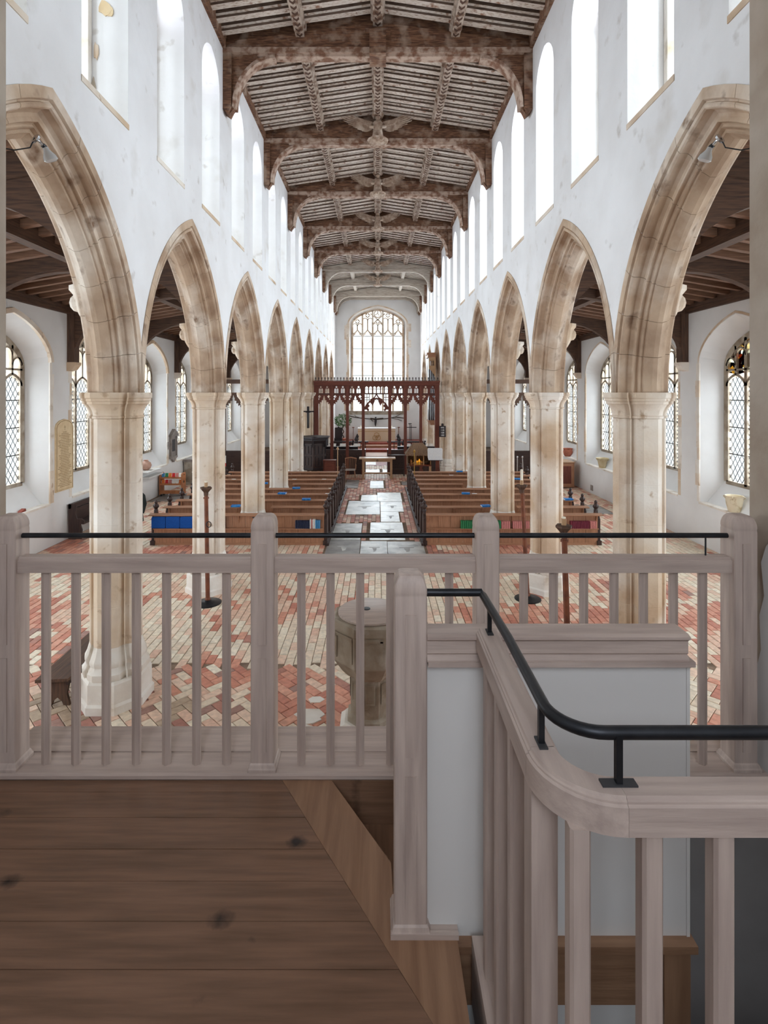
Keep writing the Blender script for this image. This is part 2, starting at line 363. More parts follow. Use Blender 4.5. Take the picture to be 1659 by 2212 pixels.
# ================================================================== structure: nave arcade walls
HSO = D/2 - 0.05; RISE = 2.86          # outer arch: half span and rise
def win_y(j): return [pil(j-1) + D/4 + .08, pil(j-1) + 3*D/4 + .08]
CW = .535
for s, nm in ((-1, 'wall_left'), (1, 'wall_right')):
    mb = MB(); stripes = []
    for j in range(-0, NB + 1):
        y0 = pil(j-1); y1 = min(pil(j), YE)
        if j == NB:     # solid end beyond the last respond
            mb.holes([(y0,0),(y1+.1,0),(y1+.1,ZT),(y0,ZT)], [], 'x', s*XN, s*XA); continue
        yc = (y0 + y1)/2
        outer = [(y0,ZS)] + pointed(yc, HSO, ZS, RISE, 12) + [(y1,ZS),(y1,ZT),(y0,ZT)]
        hs = [arch_loop(y, CW, 7.52, 10.12, .62, 6) for y in win_y(j)]
        mb.holes(outer, hs, 'x', s*XN, s*XA)
    mb.box(s*XN, YW-.02, 0, s*XA, pil(-1)+.001, ZT)
    wall = structure(mb.build(nm, 'plaster'))
    WALLS = globals().setdefault('WALLS', {}); WALLS[s] = wall
    # sloping timber-coloured sill of each clerestory opening and its glazing
    for j in range(NB):
        for y in win_y(j):
            o = MB().add([(s*(XN-.004),y-CW,7.522),(s*(XN-.004),y+CW,7.522),(s*(XN+.46),y+CW,7.60),(s*(XN+.46),y-CW,7.60),
                          (s*(XN-.004),y-CW,7.50),(s*(XN-.004),y+CW,7.50),(s*(XN+.46),y+CW,7.50),(s*(XN+.46),y-CW,7.50)],
                         [(0,1,2,3),(4,5,6,7),(0,1,5,4),(1,2,6,5),(2,3,7,6),(3,0,4,7)]).build('sill_stone', 'stone_white', wall)
            MB().box(min(s*(XN-.010),s*(XN+.05)), y-CW-.01, 7.455, max(s*(XN-.010),s*(XN+.05)), y+CW+.01, 7.525).build('sill_edge', 'stone', wall)
    if s < 0:      # plaster lost from the first left reveal
        yr = win_y(0)[1] + CW; rr = random.Random(4)
        for (dx, zc, ru, rv, mt) in ((.30,9.02,.09,.11,'plaque_stone'),(.24,8.96,.05,.07,'plaque_stone'),(.40,8.45,.03,.12,'stone'),(.44,7.95,.03,.16,'stone_jamb')):
            rq = [rr.uniform(.65,1.2) for q in range(11)]; pts = [(-(XN+dx+ru*rq[q]*math.cos(2*PI*q/11)), zc+rv*rq[q]*math.sin(2*PI*q/11)) for q in range(11)]
            MB().prism(pts, 'y', yr-.004-.003*dx*10, yr+.01+.001*dx).build('bare_patch', mt, wall)
    wn = 0
    for j in range(NB):
        for y in win_y(j):
            wn += 1
            t = structure(MB().ribbon(arch_loop(y, CW-.05, 7.62, 10.12, .58, 6), .09, 'x', s*(XN+.46), s*(XN+.58))
                          .ribbon([(y,7.6),(y,10.0)], .09, 'x', s*(XN+.47), s*(XN+.57))
                          .ribbon(pointed(y-.24,.22,9.8,.3,4), .05, 'x', s*(XN+.48), s*(XN+.56)).ribbon(pointed(y+.24,.22,9.8,.3,4), .05, 'x', s*(XN+.48), s*(XN+.56))
                          .build('window_%d' % (wn + (0 if s < 0 else 18)), 'stone_white'))
            for q in (-1, 1):
                MB().prism(arch_loop(y+q*.24, .22, 7.6, 9.8, .32, 4), 'x', s*(XN+.515), s*(XN+.525)).build('pane', 'window_glass', t)

# moulded arch stones (voussoirs), shared meshes copied to every bay
PROF = [(-.012,-.11),(-.012,-.004),(.002,.004),(.024,.010),(.026,.026),(.004,.032),(-.004,.050),(.004,.072),(.026,.084),(.060,.080),(.105,.088),(.138,.118),(.146,.150),(.132,.178),
        (.132,.196),(.150,.202),(.176,.204),(.190,.220),(.184,.240),(.170,.250),(.190,.256),(.214,.262),(.222,.278),(.214,.294),(.234,.298),(.30,.345),(.36,.345)]
PROF = PROF + [(.66-p[0], p[1]) for p in reversed(PROF) if p[0] < .33]
def arch_point(t, off):
    """t in 0..1 along left half then right half; off = inward offset from the outer arch curve"""
    R = (HSO*HSO + RISE*RISE)/(2*HSO); cx = -HSO + R
    a_end = math.atan2(RISE, -cx)
    half = t if t <= .5 else 1 - t
    r = R - off
    # the intrados apex lies on the centre line at a slightly different angle
    ae = math.acos(max(-1, min(1, -cx / r)))
    a = PI + (ae - PI) * half * 2
    y = cx + r*math.cos(a); z = r*math.sin(a)
    return (y if t <= .5 else -y, z)
NV = 14; VOU = []
for k in range(NV):
    g = .0004
    ts = [k/NV + g] + [k/NV + (q/3)/NV for q in (1, 2)] + [(k+1)/NV - g]
    if k == NV//2 - 1: ts[-1] = .5
    if k == NV//2: ts[0] = .5
    if k == 0: ts[0] = 0
    if k == NV-1: ts[-1] = 1
    rings = []
    for t in ts: rings.append([(p[0] - .33, *arch_point(t, p[1])) for p in PROF])
    VOU.append(MB().loft(rings).mesh('voussoir', (0,0,0), 28)); VOU[-1].materials.append(M['stone_arch'])
for s in (-1, 1):
    for j in range(NB):
        for k in range(NV):
            inst('voussoir', VOU[k], WALLS[s], (s*WC, pil(j-1)+D/2, ZS))

# ================================================================== pillars
def quatre(sc=1.0, notch=1.0):
    q = [(.36,0),(.36,.105),(.315,.185),(.245,.205),(.222,.222-.0),(.232,.236),(.252,.244),(.258,.258)]
    q2 = [(b, a) for a, b in reversed(q[:-1])]
    quad = q + q2[:-1]
    out = []
    for r in range(4):
        c, s_ = [(1,0),(0,1),(-1,0),(0,-1)][r]
        for x, y in quad: out.append(((x*c - y*s_)*sc, (x*s_ + y*c)*sc))
    return out
def octish(a, b):
    """lobed plinth outline: half width a, lobe half width b"""
    return [(a,-b),(a,b),(a*.78,a*.62),(a*.62,a*.78),(b,a),(-b,a),(-a*.62,a*.78),(-a*.78,a*.62),(-a,b),(-a,-b),(-a*.78,-a*.62),(-a*.62,-a*.78),(-b,-a),(b,-a),(a*.62,-a*.78),(a*.78,-a*.62)]
def ring(pl, z, sc=1.0): return [(x*sc, y*sc, z) for x, y in pl]
Q = quatre(.87)
cap_m = MB().loft([ring(Q,3.76,1.0),ring(Q,3.765,1.06),ring(Q,3.79,1.08),ring(Q,3.80,1.03),ring(Q,3.85,1.05),ring(Q,3.90,1.12),ring(Q,3.945,1.22),ring(Q,3.95,1.27),
                   ring(Q,3.985,1.28),ring(Q,3.99,1.33),ring(Q,4.02,1.33),ring(Q,4.03,1.37),ring(Q,4.07,1.385),ring(Q,4.10,1.36)]).mesh('capital', smooth=25); cap_m.materials.append(M['stone'])
DZ = [.80, 1.32, 1.86, 2.38, 2.90, 3.34, 3.758]
drum_m = []
for a, b in zip(DZ[:-1], DZ[1:]):
    m = MB().loft([ring(Q,a,.99),ring(Q,a+.006,1.0),ring(Q,b-.006,1.0),ring(Q,b,.99)]).mesh('drum', smooth=25); m.materials.append(M['stone']); drum_m.append(m)
base_m = MB().loft([ring(Q,.40,1.24),ring(Q,.43,1.28),ring(Q,.49,1.28),ring(Q,.52,1.19),ring(Q,.56,1.14),ring(Q,.60,1.18),ring(Q,.64,1.17),ring(Q,.70,1.08),ring(Q,.77,1.02),ring(Q,.80,1.0)]).mesh('base_moulding', smooth=25); base_m.materials.append(M['stone_white'])
O1 = octish(.405,.17)
plin_m = MB().loft([ring(O1,0,1.07),ring(O1,.10,1.07),ring(O1,.13,1.01),ring(O1,.37,1.0),ring(O1,.405,.94)]).mesh('plinth'); plin_m.materials.append(M['stone_white'])
for s, side in ((-1,'left'),(1,'right')):
    for k in range(NB):
        t = thing('stone_pillar', 'pale limestone pillar, %s from the gallery in the %s arcade' % (ORD[k], side), 'pillar', (s*WC, pil(k), 0), 'nave arcade pillars')
        inst('capital', cap_m, t); inst('base_moulding', base_m, t); inst('plinth', plin_m, t)
        for m in drum_m: inst('drum', m, t)
    # west respond
    MB().box(s*(WC-.34), YW-.02, 0, s*(WC+.34), pil(-1)+.3, ZS).build('respond', 'stone', WALLS[s])

# ================================================================== aisle walls with windows
AW = 1.47; BW = 1.12; ASILL = 1.15; ASPR = 4.9; ARISE = 1.12
WN = 40
for s, side in ((-1,'left'),(1,'right')):
    mb = MB(); ya, yb = YW, YE + .1
    faceh = []; backh = []
    for j in range(NB):
        yc = pil(j-1) + D/2 + WSH[s]
        A = arch_loop(yc, AW, ASILL, ASPR, ARISE, 8); B = arch_loop(yc, BW+.06, ASILL, ASPR-.12, .86, 8)
        faceh.append(A); backh.append(B)
        mb.loft([[(s*XW,)+p for p in A], [(s*(XW+.62),)+p for p in B]], (False, False))
    mb.holes([(ya,0),(yb,0),(yb,6.9),(ya,6.9)], faceh, 'x', s*XW)
    mb.holes([(ya,0),(yb,0),(yb,6.9),(ya,6.9)], backh, 'x', s*(XW+.62))
    wall = structure(mb.build('wall_aisle_' + side, 'plaster_smooth')); WALLS[s*2] = wall
    for j in range(NB):
        yc = pil(j-1) + D/2 + WSH[s]; WN += 1
        # sloping inner sill
        MB().prism([(s*(XW+.16),ASILL-.01),(s*(XW+.62),ASILL-.01),(s*(XW+.62),1.78),(s*(XW+.56),1.78)], 'y', yc-AW+.1, yc+AW-.1).build('sloped_sill', 'plaster_smooth', wall)
        MB().box(min(s*(XW-.03),s*(XW+.62)), yc-AW+.02, ASILL-.05, max(s*(XW-.03),s*(XW+.62)), yc+AW-.02, ASILL+.004).build('window_ledge', 'stone_white', wall)
        # stone tracery frame (one structure), panes and leads its parts
        x0, x1 = s*(XW+.50), s*(XW+.61); fr = MB()
        lw = 2*BW/3
        zt = 4.55
        fr.ribbon(arch_loop(yc, BW, 1.76, ASPR-.12, .82, 8), .16, 'x', x0, s*(XW+.63))
        fr.ribbon([(yc-BW,1.74),(yc+BW,1.74)], .1, 'x', x0, s*(XW+.63))
        def top_at(y):
            pts = pointed(yc, BW, ASPR-.12, .82, 16)
            for p, q in zip(pts, pts[1:]):
                if p[0] <= y <= q[0]: return p[1] + (q[1]-p[1])*(y-p[0])/(q[0]-p[0]+1e-9)
            return ASPR
        for i in (1, 2):
            y = yc - BW + lw*i; fr.ribbon([(y,1.74),(y,top_at(y))], .10, 'x', x0, x1)
        for i in range(3):
            y = yc - BW + lw*(i+.5)
            fr.ribbon(pointed(y, lw/2-.02, zt-.28, .30, 5), .07, 'x', x0, x1)
            fr.ribbon([(y,zt),(y,top_at(y))], .07, 'x', x0, x1)
            for q in (-1, 1):
                yy = y + q*lw/4; tt = top_at(yy) - .08
                if tt > zt + .3: fr.ribbon(pointed(yy, lw/4-.01, max(zt+.25, tt-.28), .2, 4), .045, 'x', x0, x1)
        if j == 2 or s > 0: fr.ribbon([(yc-BW,zt+.14),(yc+BW,zt+.14)], .05, 'x', x0, x1)
        w_ = structure(fr.build('window_%d' % WN, 'stone_grey'))
        xg = s*(XW+.56)
        for i in range(3):
            ya_, yb_ = yc-BW+lw*i+.045, yc-BW+lw*(i+1)-.045; ym = (ya_+yb_)/2
            zb = [1.79, 2.5, 3.2, 3.9]
            for q in range(3):
                MB().box(min(xg,xg+s*.006), ya_, zb[q], max(xg,xg+s*.006), yb_, zb[q+1]-.004).build('pane', 'window_glass', w_)
                MB().box(min(xg-s*.02,xg), ya_, zb[q+1]-.012, max(xg-s*.02,xg), yb_, zb[q+1]+.012).build('saddle_bar', 'lead', w_)
            MB().prism(arch_loop(ym, (yb_-ya_)/2, 3.905, zt-.3, .3, 5), 'x', xg, xg+s*.006).build('pane', 'window_glass', w_)
            for q in (-1, 1):
                y2 = ym + q*lw/4
                if top_at(y2) - .1 > zt + .25:
                    MB().prism([(y2-lw/4+.03,zt+.02+(.05 if q<0 else .0)),(y2+lw/4-.03,zt+.02+(.05 if q>0 else 0)),(y2+lw/4-.03,top_at(y2+lw/4-.03)),(y2-lw/4+.03,top_at(y2-lw/4+.03))],
                               'x', xg, xg+s*.006).build('pane', 'stained_glass' if (s > 0 and j < 3) else 'window_glass', w_)
            # diamond lead lattice
            ld = MB(); st = .17; hgt = .24; th = .012 if j < 5 else .014
            n = int((zt-1.79)/hgt)+3
            for q in range(-6, n+1):
                for sg in (-1, 1):
                    # line z = z0 + sg*(y-ya)*hgt/st
                    z0 = 1.79 + q*hgt; pts = []
                    sl = hgt/st*sg
                    ylo, yhi = ya_, yb_
                    def zy(y): return z0 + sl*(y-ya_) + (0 if sg > 0 else hgt*4)
                    zlo, zhi = 1.79, zt-.05
                    p0, p1 = [ylo, zy(ylo)], [yhi, zy(yhi)]
                    if max(p0[1],p1[1]) <= zlo or min(p0[1],p1[1]) >= zhi: continue
                    for p in (p0, p1):
                        zc = min(max(p[1], zlo), zhi)
                        if zc != p[1]: p[0] = ylo + (p[0]-ylo) + (zc-p[1])/sl; p[1] = zc
                    if abs(p1[0]-p0[0]) < .02: continue
                    ld.ribbon([tuple(p0),tuple(p1)], th, 'x', xg-s*.006, xg+s*.008)
            o = ld.build('lead_lattice', 'lead', w_); o['kind'] = 'stuff'
        # stone quoins and hood mould round the reveal
        if j < 7:
            rr = random.Random(j*3+s)
            for e in (-1, 1):
                z = ASILL
                while z < ASPR - .05:
                    h = rr.uniform(.28,.55); h = min(h, ASPR - z); wd = rr.choice((.09,.12,.16)); d = rr.choice((.05,.09,.16))
                    ye = yc + e*AW
                    MB().box(min(s*(XW-.006),s*(XW+d)), min(ye-e*.012,ye+e*wd), z, max(s*(XW-.006),s*(XW+d)), max(ye-e*.012,ye+e*wd), z+h-.006).build('quoin', 'stone_white' if rr.random()<.4 else 'stone', wall)
                    z += h
            MB().ribbon(pointed(yc, AW+.04, ASPR, ARISE+.05, 10), .12 if s < 0 else .06, 'x', s*(XW-(.05 if s < 0 else .008)), s*(XW+.05)).build('hood_mould', 'stone', wall)

# ================================================================== east wall and its window
k_e = YE/F
ew_hw = 1.93; ez0 = 2.74; ezs = 9.30; erise = 1.10
mb = MB()
A = arch_loop(0, ew_hw+.24, ez0-.14, ezs, erise+.2, 12); B = arch_loop(0, ew_hw+.02, ez0, ezs, erise, 12)
mb.holes([(-XW-.7,0),(XW+.7,0),(XW+.7,6.9),(XA,6.9),(XA,ZT+.9),(-XA,ZT+.9),(-XA,6.9),(-XW-.7,6.9)], [A], 'y', YE)
mb.loft([[(p[0],YE,p[1]) for p in A],[(p[0],YE+.5,p[1]) for p in B]], (False, False))
mb.holes([(-XW-.7,0),(XW+.7,0),(XW+.7,6.9),(XA,6.9),(XA,ZT+.9),(-XA,ZT+.9),(-XA,6.9),(-XW-.7,6.9)], [B], 'y', YE+.7)
mb.loft([[(p[0],YE+.5,p[1]) for p in B],[(p[0],YE+.7,p[1]) for p in B]], (False, False))
wall_e = structure(mb.build('wall_east', 'plaster_smooth'))
MB().ribbon(pointed(0, ew_hw+.3, ezs, erise+.26, 14), .1, 'y', YE-.03, YE+.05).build('hood_mould', 'stone', wall_e)
rr = random.Random(5)
for e in (-1, 1):
    z = ez0
    while z < ezs:
        h = min(rr.uniform(.4,.75), ezs - z); wd = rr.choice((.14,.2,.34))
        xe = e*(ew_hw+.24)
        MB().box(min(xe-e*.02,xe+e*wd), YE-.012, z, max(xe-e*.02,xe+e*wd), YE+.12, z+h-.01).build('quoin', 'stone', wall_e); z += h
MB().box(-ew_hw-.25, YE-.05, ez0-.3, ew_hw+.25, YE+.3, ez0-.02).build('sill_stone', 'stone_grey', wall_e)
fr = MB(); ya, yb = YE+.3, YE+.5; lw = 2*ew_hw/5
etop = pointed(0, ew_hw, ezs, erise, 24)
def etop_at(x):
    for p, q in zip(etop, etop[1:]):
        if p[0] <= x <= q[0]: return p[1] + (q[1]-p[1])*(x-p[0])/(q[0]-p[0]+1e-9)
    return ezs
fr.ribbon(arch_loop(0, ew_hw, ez0, ezs, erise, 14), .14, 'y', ya, yb+.1)
for i in range(1, 5):
    x = -ew_hw + lw*i; fr.ribbon([(x,ez0),(x,etop_at(x))], .12, 'y', ya, yb)
for i in range(5):
    x = -ew_hw + lw*(i+.5)
    fr.ribbon([(x-lw/2,8.52),(x-lw*.3,8.60),(x-lw*.12,8.72),(x,8.86),(x+lw*.12,8.72),(x+lw*.3,8.60),(x+lw/2,8.52)], .09, 'y', ya+.02, yb)
    for q in (-1, 1):     # cusps of the light heads
        fr.ribbon([(x+q*lw*.5,8.40),(x+q*lw*.33,8.47),(x+q*lw*.22,8.54),(x+q*lw*.26,8.66)], .06, 'y', ya+.04, yb)
        zt2 = 9.78 if i in (1,3) else 9.36
        fr.ribbon(pointed(x+q*lw/4, lw/4, zt2-.2, .18, 4), .06, 'y', ya+.03, yb)
    zt2 = 9.78 if i in (1,3) else 9.36
    fr.ribbon([(x,8.84),(x,zt2-.1)], .08, 'y', ya+.03, yb)
    if i == 2:
        fr.ribbon([(-lw/2,9.3),(.55,10.1)], .08, 'y', ya+.03, yb).ribbon([(lw/2,9.3),(-.55,10.1)], .08, 'y', ya+.03, yb)
        fr.ribbon(arc(0,10.07,.27,0,360,16), .07, 'y', ya+.03, yb)
        fr.ribbon([(-.2,10.0),(0,10.1),(.12,9.95)], .06, 'y', ya+.04, yb).ribbon([(0,10.1),(.0,10.3)], .06, 'y', ya+.04, yb)
        zc = 9.5
    else: zc = 9.97 if i in (1,3) else 9.5
    for a in range(4):    # quatrefoil: four lobes
        fr.ribbon(arc(x+.085*math.cos(a*PI/2), zc+.085*math.sin(a*PI/2), .085, a*90-125, a*90+125, 7), .05, 'y', ya+.04, yb)
w_ = structure(fr.build('window_60', 'stone_arch'))
for i in range(5):
    xa, xb = -ew_hw+lw*i+.06, -ew_hw+lw*(i+1)-.06; zb = [ez0, 3.55, 4.36, 5.4, 6.42, 7.44, 8.38]
    for q in range(6):
        MB().box(xa, ya+.1, zb[q], xb, ya+.106, zb[q+1]-.005).build('pane', 'window_glass', w_)
        MB().box(xa, ya+.07, zb[q+1]-.018, xb, ya+.1, zb[q+1]+.018).build('saddle_bar', 'lead', w_)
        for u in range(1, 3):
            z = zb[q] + (zb[q+1]-zb[q])*u/3
            MB().box(xa, ya+.09, z-.006, xb, ya+.1, z+.006).build('lead_strip', 'marble_grey', w_)
MB().prism(arch_loop(0, ew_hw, 8.40, ezs, erise, 12), 'y', ya+.1, ya+.106).build('tracery_glazing', 'window_glass', w_)
# ================================================================== west wall, tower room
JX = 1.725
mb = MB()
mb.holes([(-XW-.7,0),(XW+.7,0),(XW+.7,6.9),(XA,6.9),(XA,ZT+.9),(-XA,ZT+.9),(-XA,6.9),(-XW-.7,6.9)], [arch_loop(0, JX, .02, 6.4, 2.3, 10)] + [arch_loop(q*6.2, 1.25, 1.8, 4.6, .9, 8) for q in (-1, 1)], 'y', YW, YW-1.2)
wall_w = structure(mb.build('wall_west', 'stone_jamb'))
for q in (-1, 1):  # west aisle windows, out of view, added so light reaches the pillars' west faces
    fr = MB().ribbon(arch_loop(q*6.2, 1.2, 1.8, 4.6, .86, 8), .12, 'y', YW-1.05, YW-.9)
    for u in (-.4, .4): fr.ribbon([(q*6.2+u,1.8),(q*6.2+u,5.1)], .1, 'y', YW-1.05, YW-.95)
    wq = structure(fr.build('window_%d' % (62 if q > 0 else 61), 'stone_grey'))
    for u in (-.8, 0, .8): MB().prism(arch_loop(q*6.2+u, .35, 1.85, 4.4, .3, 5), 'y', YW-1.0, YW-.994).build('pane', 'window_glass', wq)
# smooth render patches on the jamb
for s in (-1, 1):
    pts = [(2.46,2.2),(2.46,2.85),(2.43,2.95),(2.44,3.1),(2.41,3.2),(2.43,3.34),(2.40,3.42),(2.36,3.47),(2.33,3.46),(2.30,3.52),(2.27,3.58),(2.2,3.7),(1.9,3.9),(1.9,2.2)]
    MB().prism([(p[0]-.05, p[1]) for p in pts], 'x', s*JX, s*(JX-.012)).build('render_patch', 'plaster_smooth', wall_w)
TY0 = -2.6; TX = 2.3; TZ = 9.0
structure(MB().box(-TX-.1,TY0,0,-TX,YW-1.2,TZ).build('wall_tower_left', 'plaster_smooth'))
structure(MB().box(TX,TY0,0,TX+.1,YW-1.2,TZ).build('wall_tower_right', 'plaster_smooth'))
structure(MB().holes([(-TX-.1,0),(TX+.1,0),(TX+.1,TZ),(-TX-.1,TZ)], [arch_loop(0,.75,4.9,6.9,.6,6)], 'y', TY0, TY0-.15).build('wall_tower_back', 'plaster_smooth'))
structure(MB().box(-TX-.1,TY0-.15,TZ,TX+.1,YW-1.2,TZ+.1).build('ceiling_tower', 'plaster_smooth'))

# ================================================================== nave roof
RZ0 = 11.50; RZ1 = 11.98               # underside of the boards at the wall and at the ridge
def rz(x): return RZ1 - (RZ1-RZ0)*abs(x)/XN
mb = MB()
for s in (-1, 1):
    mb.add([(0,YW-.1,RZ1),(s*(XN+.7),YW-.1,rz(XN+.7)),(s*(XN+.7),YE+.6,rz(XN+.7)),(0,YE+.6,RZ1)], [(0,1,2,3)])
    mb.add([(0,YW-.1,RZ1+.12),(s*(XN+.7),YW-.1,rz(XN+.7)+.12),(s*(XN+.7),YE+.6,rz(XN+.7)+.12),(0,YE+.6,RZ1+.12)], [(0,1,2,3)])
ceil = structure(mb.build('ceiling', 'roof_board'))
# wall plates close the gap above the walls
for s in (-1, 1):
    MB().box(min(s*(XN-.06),s*XA), YW, ZT-.14, max(s*(XN-.06),s*XA), YE, ZT+.24).build('wall_plate', 'truss_wood', ceil)
RSP = D/11
raf = {}
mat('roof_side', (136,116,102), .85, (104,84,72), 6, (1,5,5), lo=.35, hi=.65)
def rafter_mesh(mt):
    if mt not in raf:
        h = .17; wd = .19
        mb = MB()
        prof = [(-wd/2,0),(-wd/2,-.09),(-wd*.36,-.12),(-wd*.36,-h),(wd*.36,-h),(wd*.36,-.12),(wd/2,-.09),(wd/2,0)]
        mb.loft([[(.05,u,RZ1+v) for u,v in prof],[(XN+.05,u,rz(XN)+v) for u,v in prof]])
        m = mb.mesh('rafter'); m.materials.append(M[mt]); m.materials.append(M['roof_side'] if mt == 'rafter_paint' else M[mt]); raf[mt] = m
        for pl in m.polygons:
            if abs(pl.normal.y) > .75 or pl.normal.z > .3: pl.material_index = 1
    return raf[mt]
for j in range(-0, NB+1):
    for i in range(1, 11):
        y = pil(j-1) + RSP*i
        if y < 6.5 or y > YE-.2: continue
        for s in (-1, 1):
            o = inst('rafter', rafter_mesh('rafter_paint' if j < 7 else 'truss_wash'), ceil, (0,y,0)); o.scale.x = s
pur_m = {}
def purlin(mt, wd, hh, key):
    if (mt,key) not in pur_m:
        prof = [(-wd/2,0),(-wd/2,-hh*.55),(-wd*.34,-hh*.68),(-wd*.34,-hh),(wd*.34,-hh),(wd*.34,-hh*.68),(wd/2,-hh*.55),(wd/2,0)]
        m = MB().loft([[(u,-D/2+.1,v) for u,v in prof],[(u,D/2-.1,v) for u,v in prof]]).mesh(key); m.materials.append(M[mt]); pur_m[(mt,key)] = m
    return pur_m[(mt,key)]
for j in range(0, NB+1):
    yc = pil(j-1)+D/2
    if j == NB: yc -= 1.2
    mt = 'chevron' if j < 7 else 'truss_wash'
    for s in (-1, 1): inst('purlin', purlin(mt,.26,.31,'purlin'), ceil, (s*1.60, yc, rz(1.6)))
    inst('ridge_beam', purlin(mt,.29,.33,'ridge_beam'), ceil, (0, yc, RZ1))
# trusses: cambered tie beam, wall posts and curved braces
tie = MB(); zb = 11.08; xw = XN
tie.prism([(-xw-.1,zb+.12),(xw+.1,zb+.12),(xw+.1,zb+.24),(0,zb+.66),(-xw-.1,zb+.24)], 'y', -.12, .12).prism([(-xw-.1,zb+.2),(xw+.1,zb+.2),(xw+.1,RZ0+.02),(0,RZ1+.02),(-xw-.1,RZ0+.02)], 'y', -.07, .07)
tm = MB(); tm.prism([(-xw,zb+.02),(xw,zb+.02),(xw,zb+.13),(-xw,zb+.13)], 'y', -.15, .15).box(-xw+.7,-.10,zb-.035,xw-.7,.10,zb+.02)
def brace_poly(s):
    o = [(s*xw, 9.97), (s*(xw-.10), 9.85), (s*(xw-.2), 9.97)]
    cur = [(s*(xw-.2-(1-math.cos(a))*.85), 10.0+math.sin(a)*1.05) for a in [PI/2*i/9 for i in range(10)]]
    return o + cur + [(s*(xw-1.05), zb+.05), (s*xw, zb+.05)]
for nmx, tmat in (('a','truss_wood'),('b','truss_wash')):
    ms = {}
    for nm, mbx in (('tie_beam', tie), ('cornice', tm)):
        ms[nm] = mbx.mesh(nm); ms[nm].materials.append(M['truss_paint' if (nm == 'cornice' and nmx == 'a') else tmat])
    for s in (-1, 1):
        ms['brace',s] = MB().prism(brace_poly(s), 'y', -.07, .07).mesh('brace'); ms['brace',s].materials.append(M['truss_wood' if nmx=='a' else 'truss_wash'])
        ms['post',s] = MB().box(min(s*xw,s*(xw-.17)),-.14,10.0,max(s*xw,s*(xw-.17)),.14,zb+.05).prism([(s*xw,10.0),(s*(xw-.17),10.0),(s*(xw-.1),9.86),(s*xw,9.94)],'y',-.14,.14).mesh('wall_post'); ms['post',s].materials.append(M['truss_wood'])
        ms['mould',s] = MB().ribbon([(s*(xw-.215-(1-math.cos(a))*.85), 10.0+math.sin(a)*1.04) for a in [PI/2*i/9 for i in range(10)]], .07, 'y', -.12, .12).mesh('brace_moulding'); ms['mould',s].materials.append(M['truss_paint' if nmx == 'a' else tmat])
    for k in range(0, NB+1):
        if (k >= 6) != (nmx == 'b'): continue
        y = pil(k) if k < NB else YE-.25
        t = thing('roof_truss', 'cambered oak tie beam with curved wall braces, %s roof truss from the gallery' % ORD[k], 'roof truss', (0, y, 0), 'nave roof trusses')
        inst('tie_beam', ms['tie_beam'], t); inst('cornice', ms['cornice'], t)
        for s in (-1, 1):
            inst('brace', ms['brace',s], t); inst('wall_post', ms['post',s], t); inst('brace_moulding', ms['mould',s], t)
        if k == 1:
            MB().box(-.17,y-.26,zb-.06,.17,y+.22,zb+.42).box(-.26,y-.24,zb+.36,.26,y+.2,zb+.46).build('boss_block', 'truss_wood', t)
# angels on the ridge
ab = MB(); zb0 = zb-.06
ab.lathe([(.05,0),(.15,.01),(.16,.05),(.14,.16),(.12,.27),(.14,.36),(.15,.43),(.11,.49),(.055,.52),(.05,.55)], (0,0,0), 12, 1, .8)
ab.sphere((0,-.02,.62), .08, (1,1,1.2), 10, 7)
angel_body = ab.mesh('body', smooth=50); angel_body.materials.append(M['angel_wood'])
hm = MB().lathe([(.10,.0),(.17,.01),(.17,.05),(.08,.08)], (0,.04,.67), 10).mesh('hair'); hm.materials.append(M['angel_wood'])
am = MB()
for s in (-1, 1): am.tube([(s*.14,0,.45),(s*.20,-.04,.33),(s*.09,-.15,.27)], [.05,.045,.035], 6)
am.box(-.08,-.17,.2,.08,-.135,.4)
arms_m = am.mesh('arms_with_shield'); arms_m.materials.append(M['angel_wood'])
bs = MB().lathe([(.0001,-.10),(.16,-.09),(.27,-.05),(.29,-.02),(.2,.02)], (0,0,0), 14)
for i in range(12):
    a = i*PI/6; bs.sphere((.23*math.cos(a),.23*math.sin(a),-.06), .05, (1,1,1), 6, 4)
boss_m = bs.mesh('boss', smooth=40); boss_m.materials.append(M['angel_wood'])
FE = []
for i in range(9):
    L = [1.32,1.24,1.12,.98,.82,.68,.54,.42,.3][i]; a = math.radians(27 - i*3.6); w0 = .038
    p0 = (.14, .46 - i*.016); p1 = (.14+L*.45*math.cos(a-.25), .46-i*.024+L*.45*math.sin(a-.25)); p2 = (.14+L*math.cos(a), .46-i*.024+L*math.sin(a)*.95)
    FE.append([p0, p1, p2])
wing_m = {}
for s in (-1, 1):
    wm = []
    for i, f in enumerate(FE):
        mb = MB(); rings = []
        n = 6
        for q in range(n+1):
            t = q/n; x = (1-t)**2*f[0][0]+2*t*(1-t)*f[1][0]+t*t*f[2][0]; z = (1-t)**2*f[0][1]+2*t*(1-t)*f[1][1]+t*t*f[2][1]
            w_ = .022*(1 if t < .8 else 1.25-t)
            rings.append([(s*x,-.012+.004*i,z-w_),(s*x,-.012+.004*i,z+w_),(s*x,.012+.004*i,z+w_),(s*x,.012+.004*i,z-w_)])
        m = mb.loft(rings).mesh('feather'); m.materials.append(M['angel_wood']); wm.append(m)
    wing_m[s] = wm
    m = MB().loft([[(s*x,-.03,z-h),(s*x,-.03,z+h),(s*x,.03,z+h),(s*x,.03,z-h)] for x,z,h in ((.10,.41,.05),(.25,.44,.07),(.42,.48,.06),(.52,.51,.03))]).mesh('wing'); m.materials.append(M['angel_wood']); wing_m[s,'c'] = m
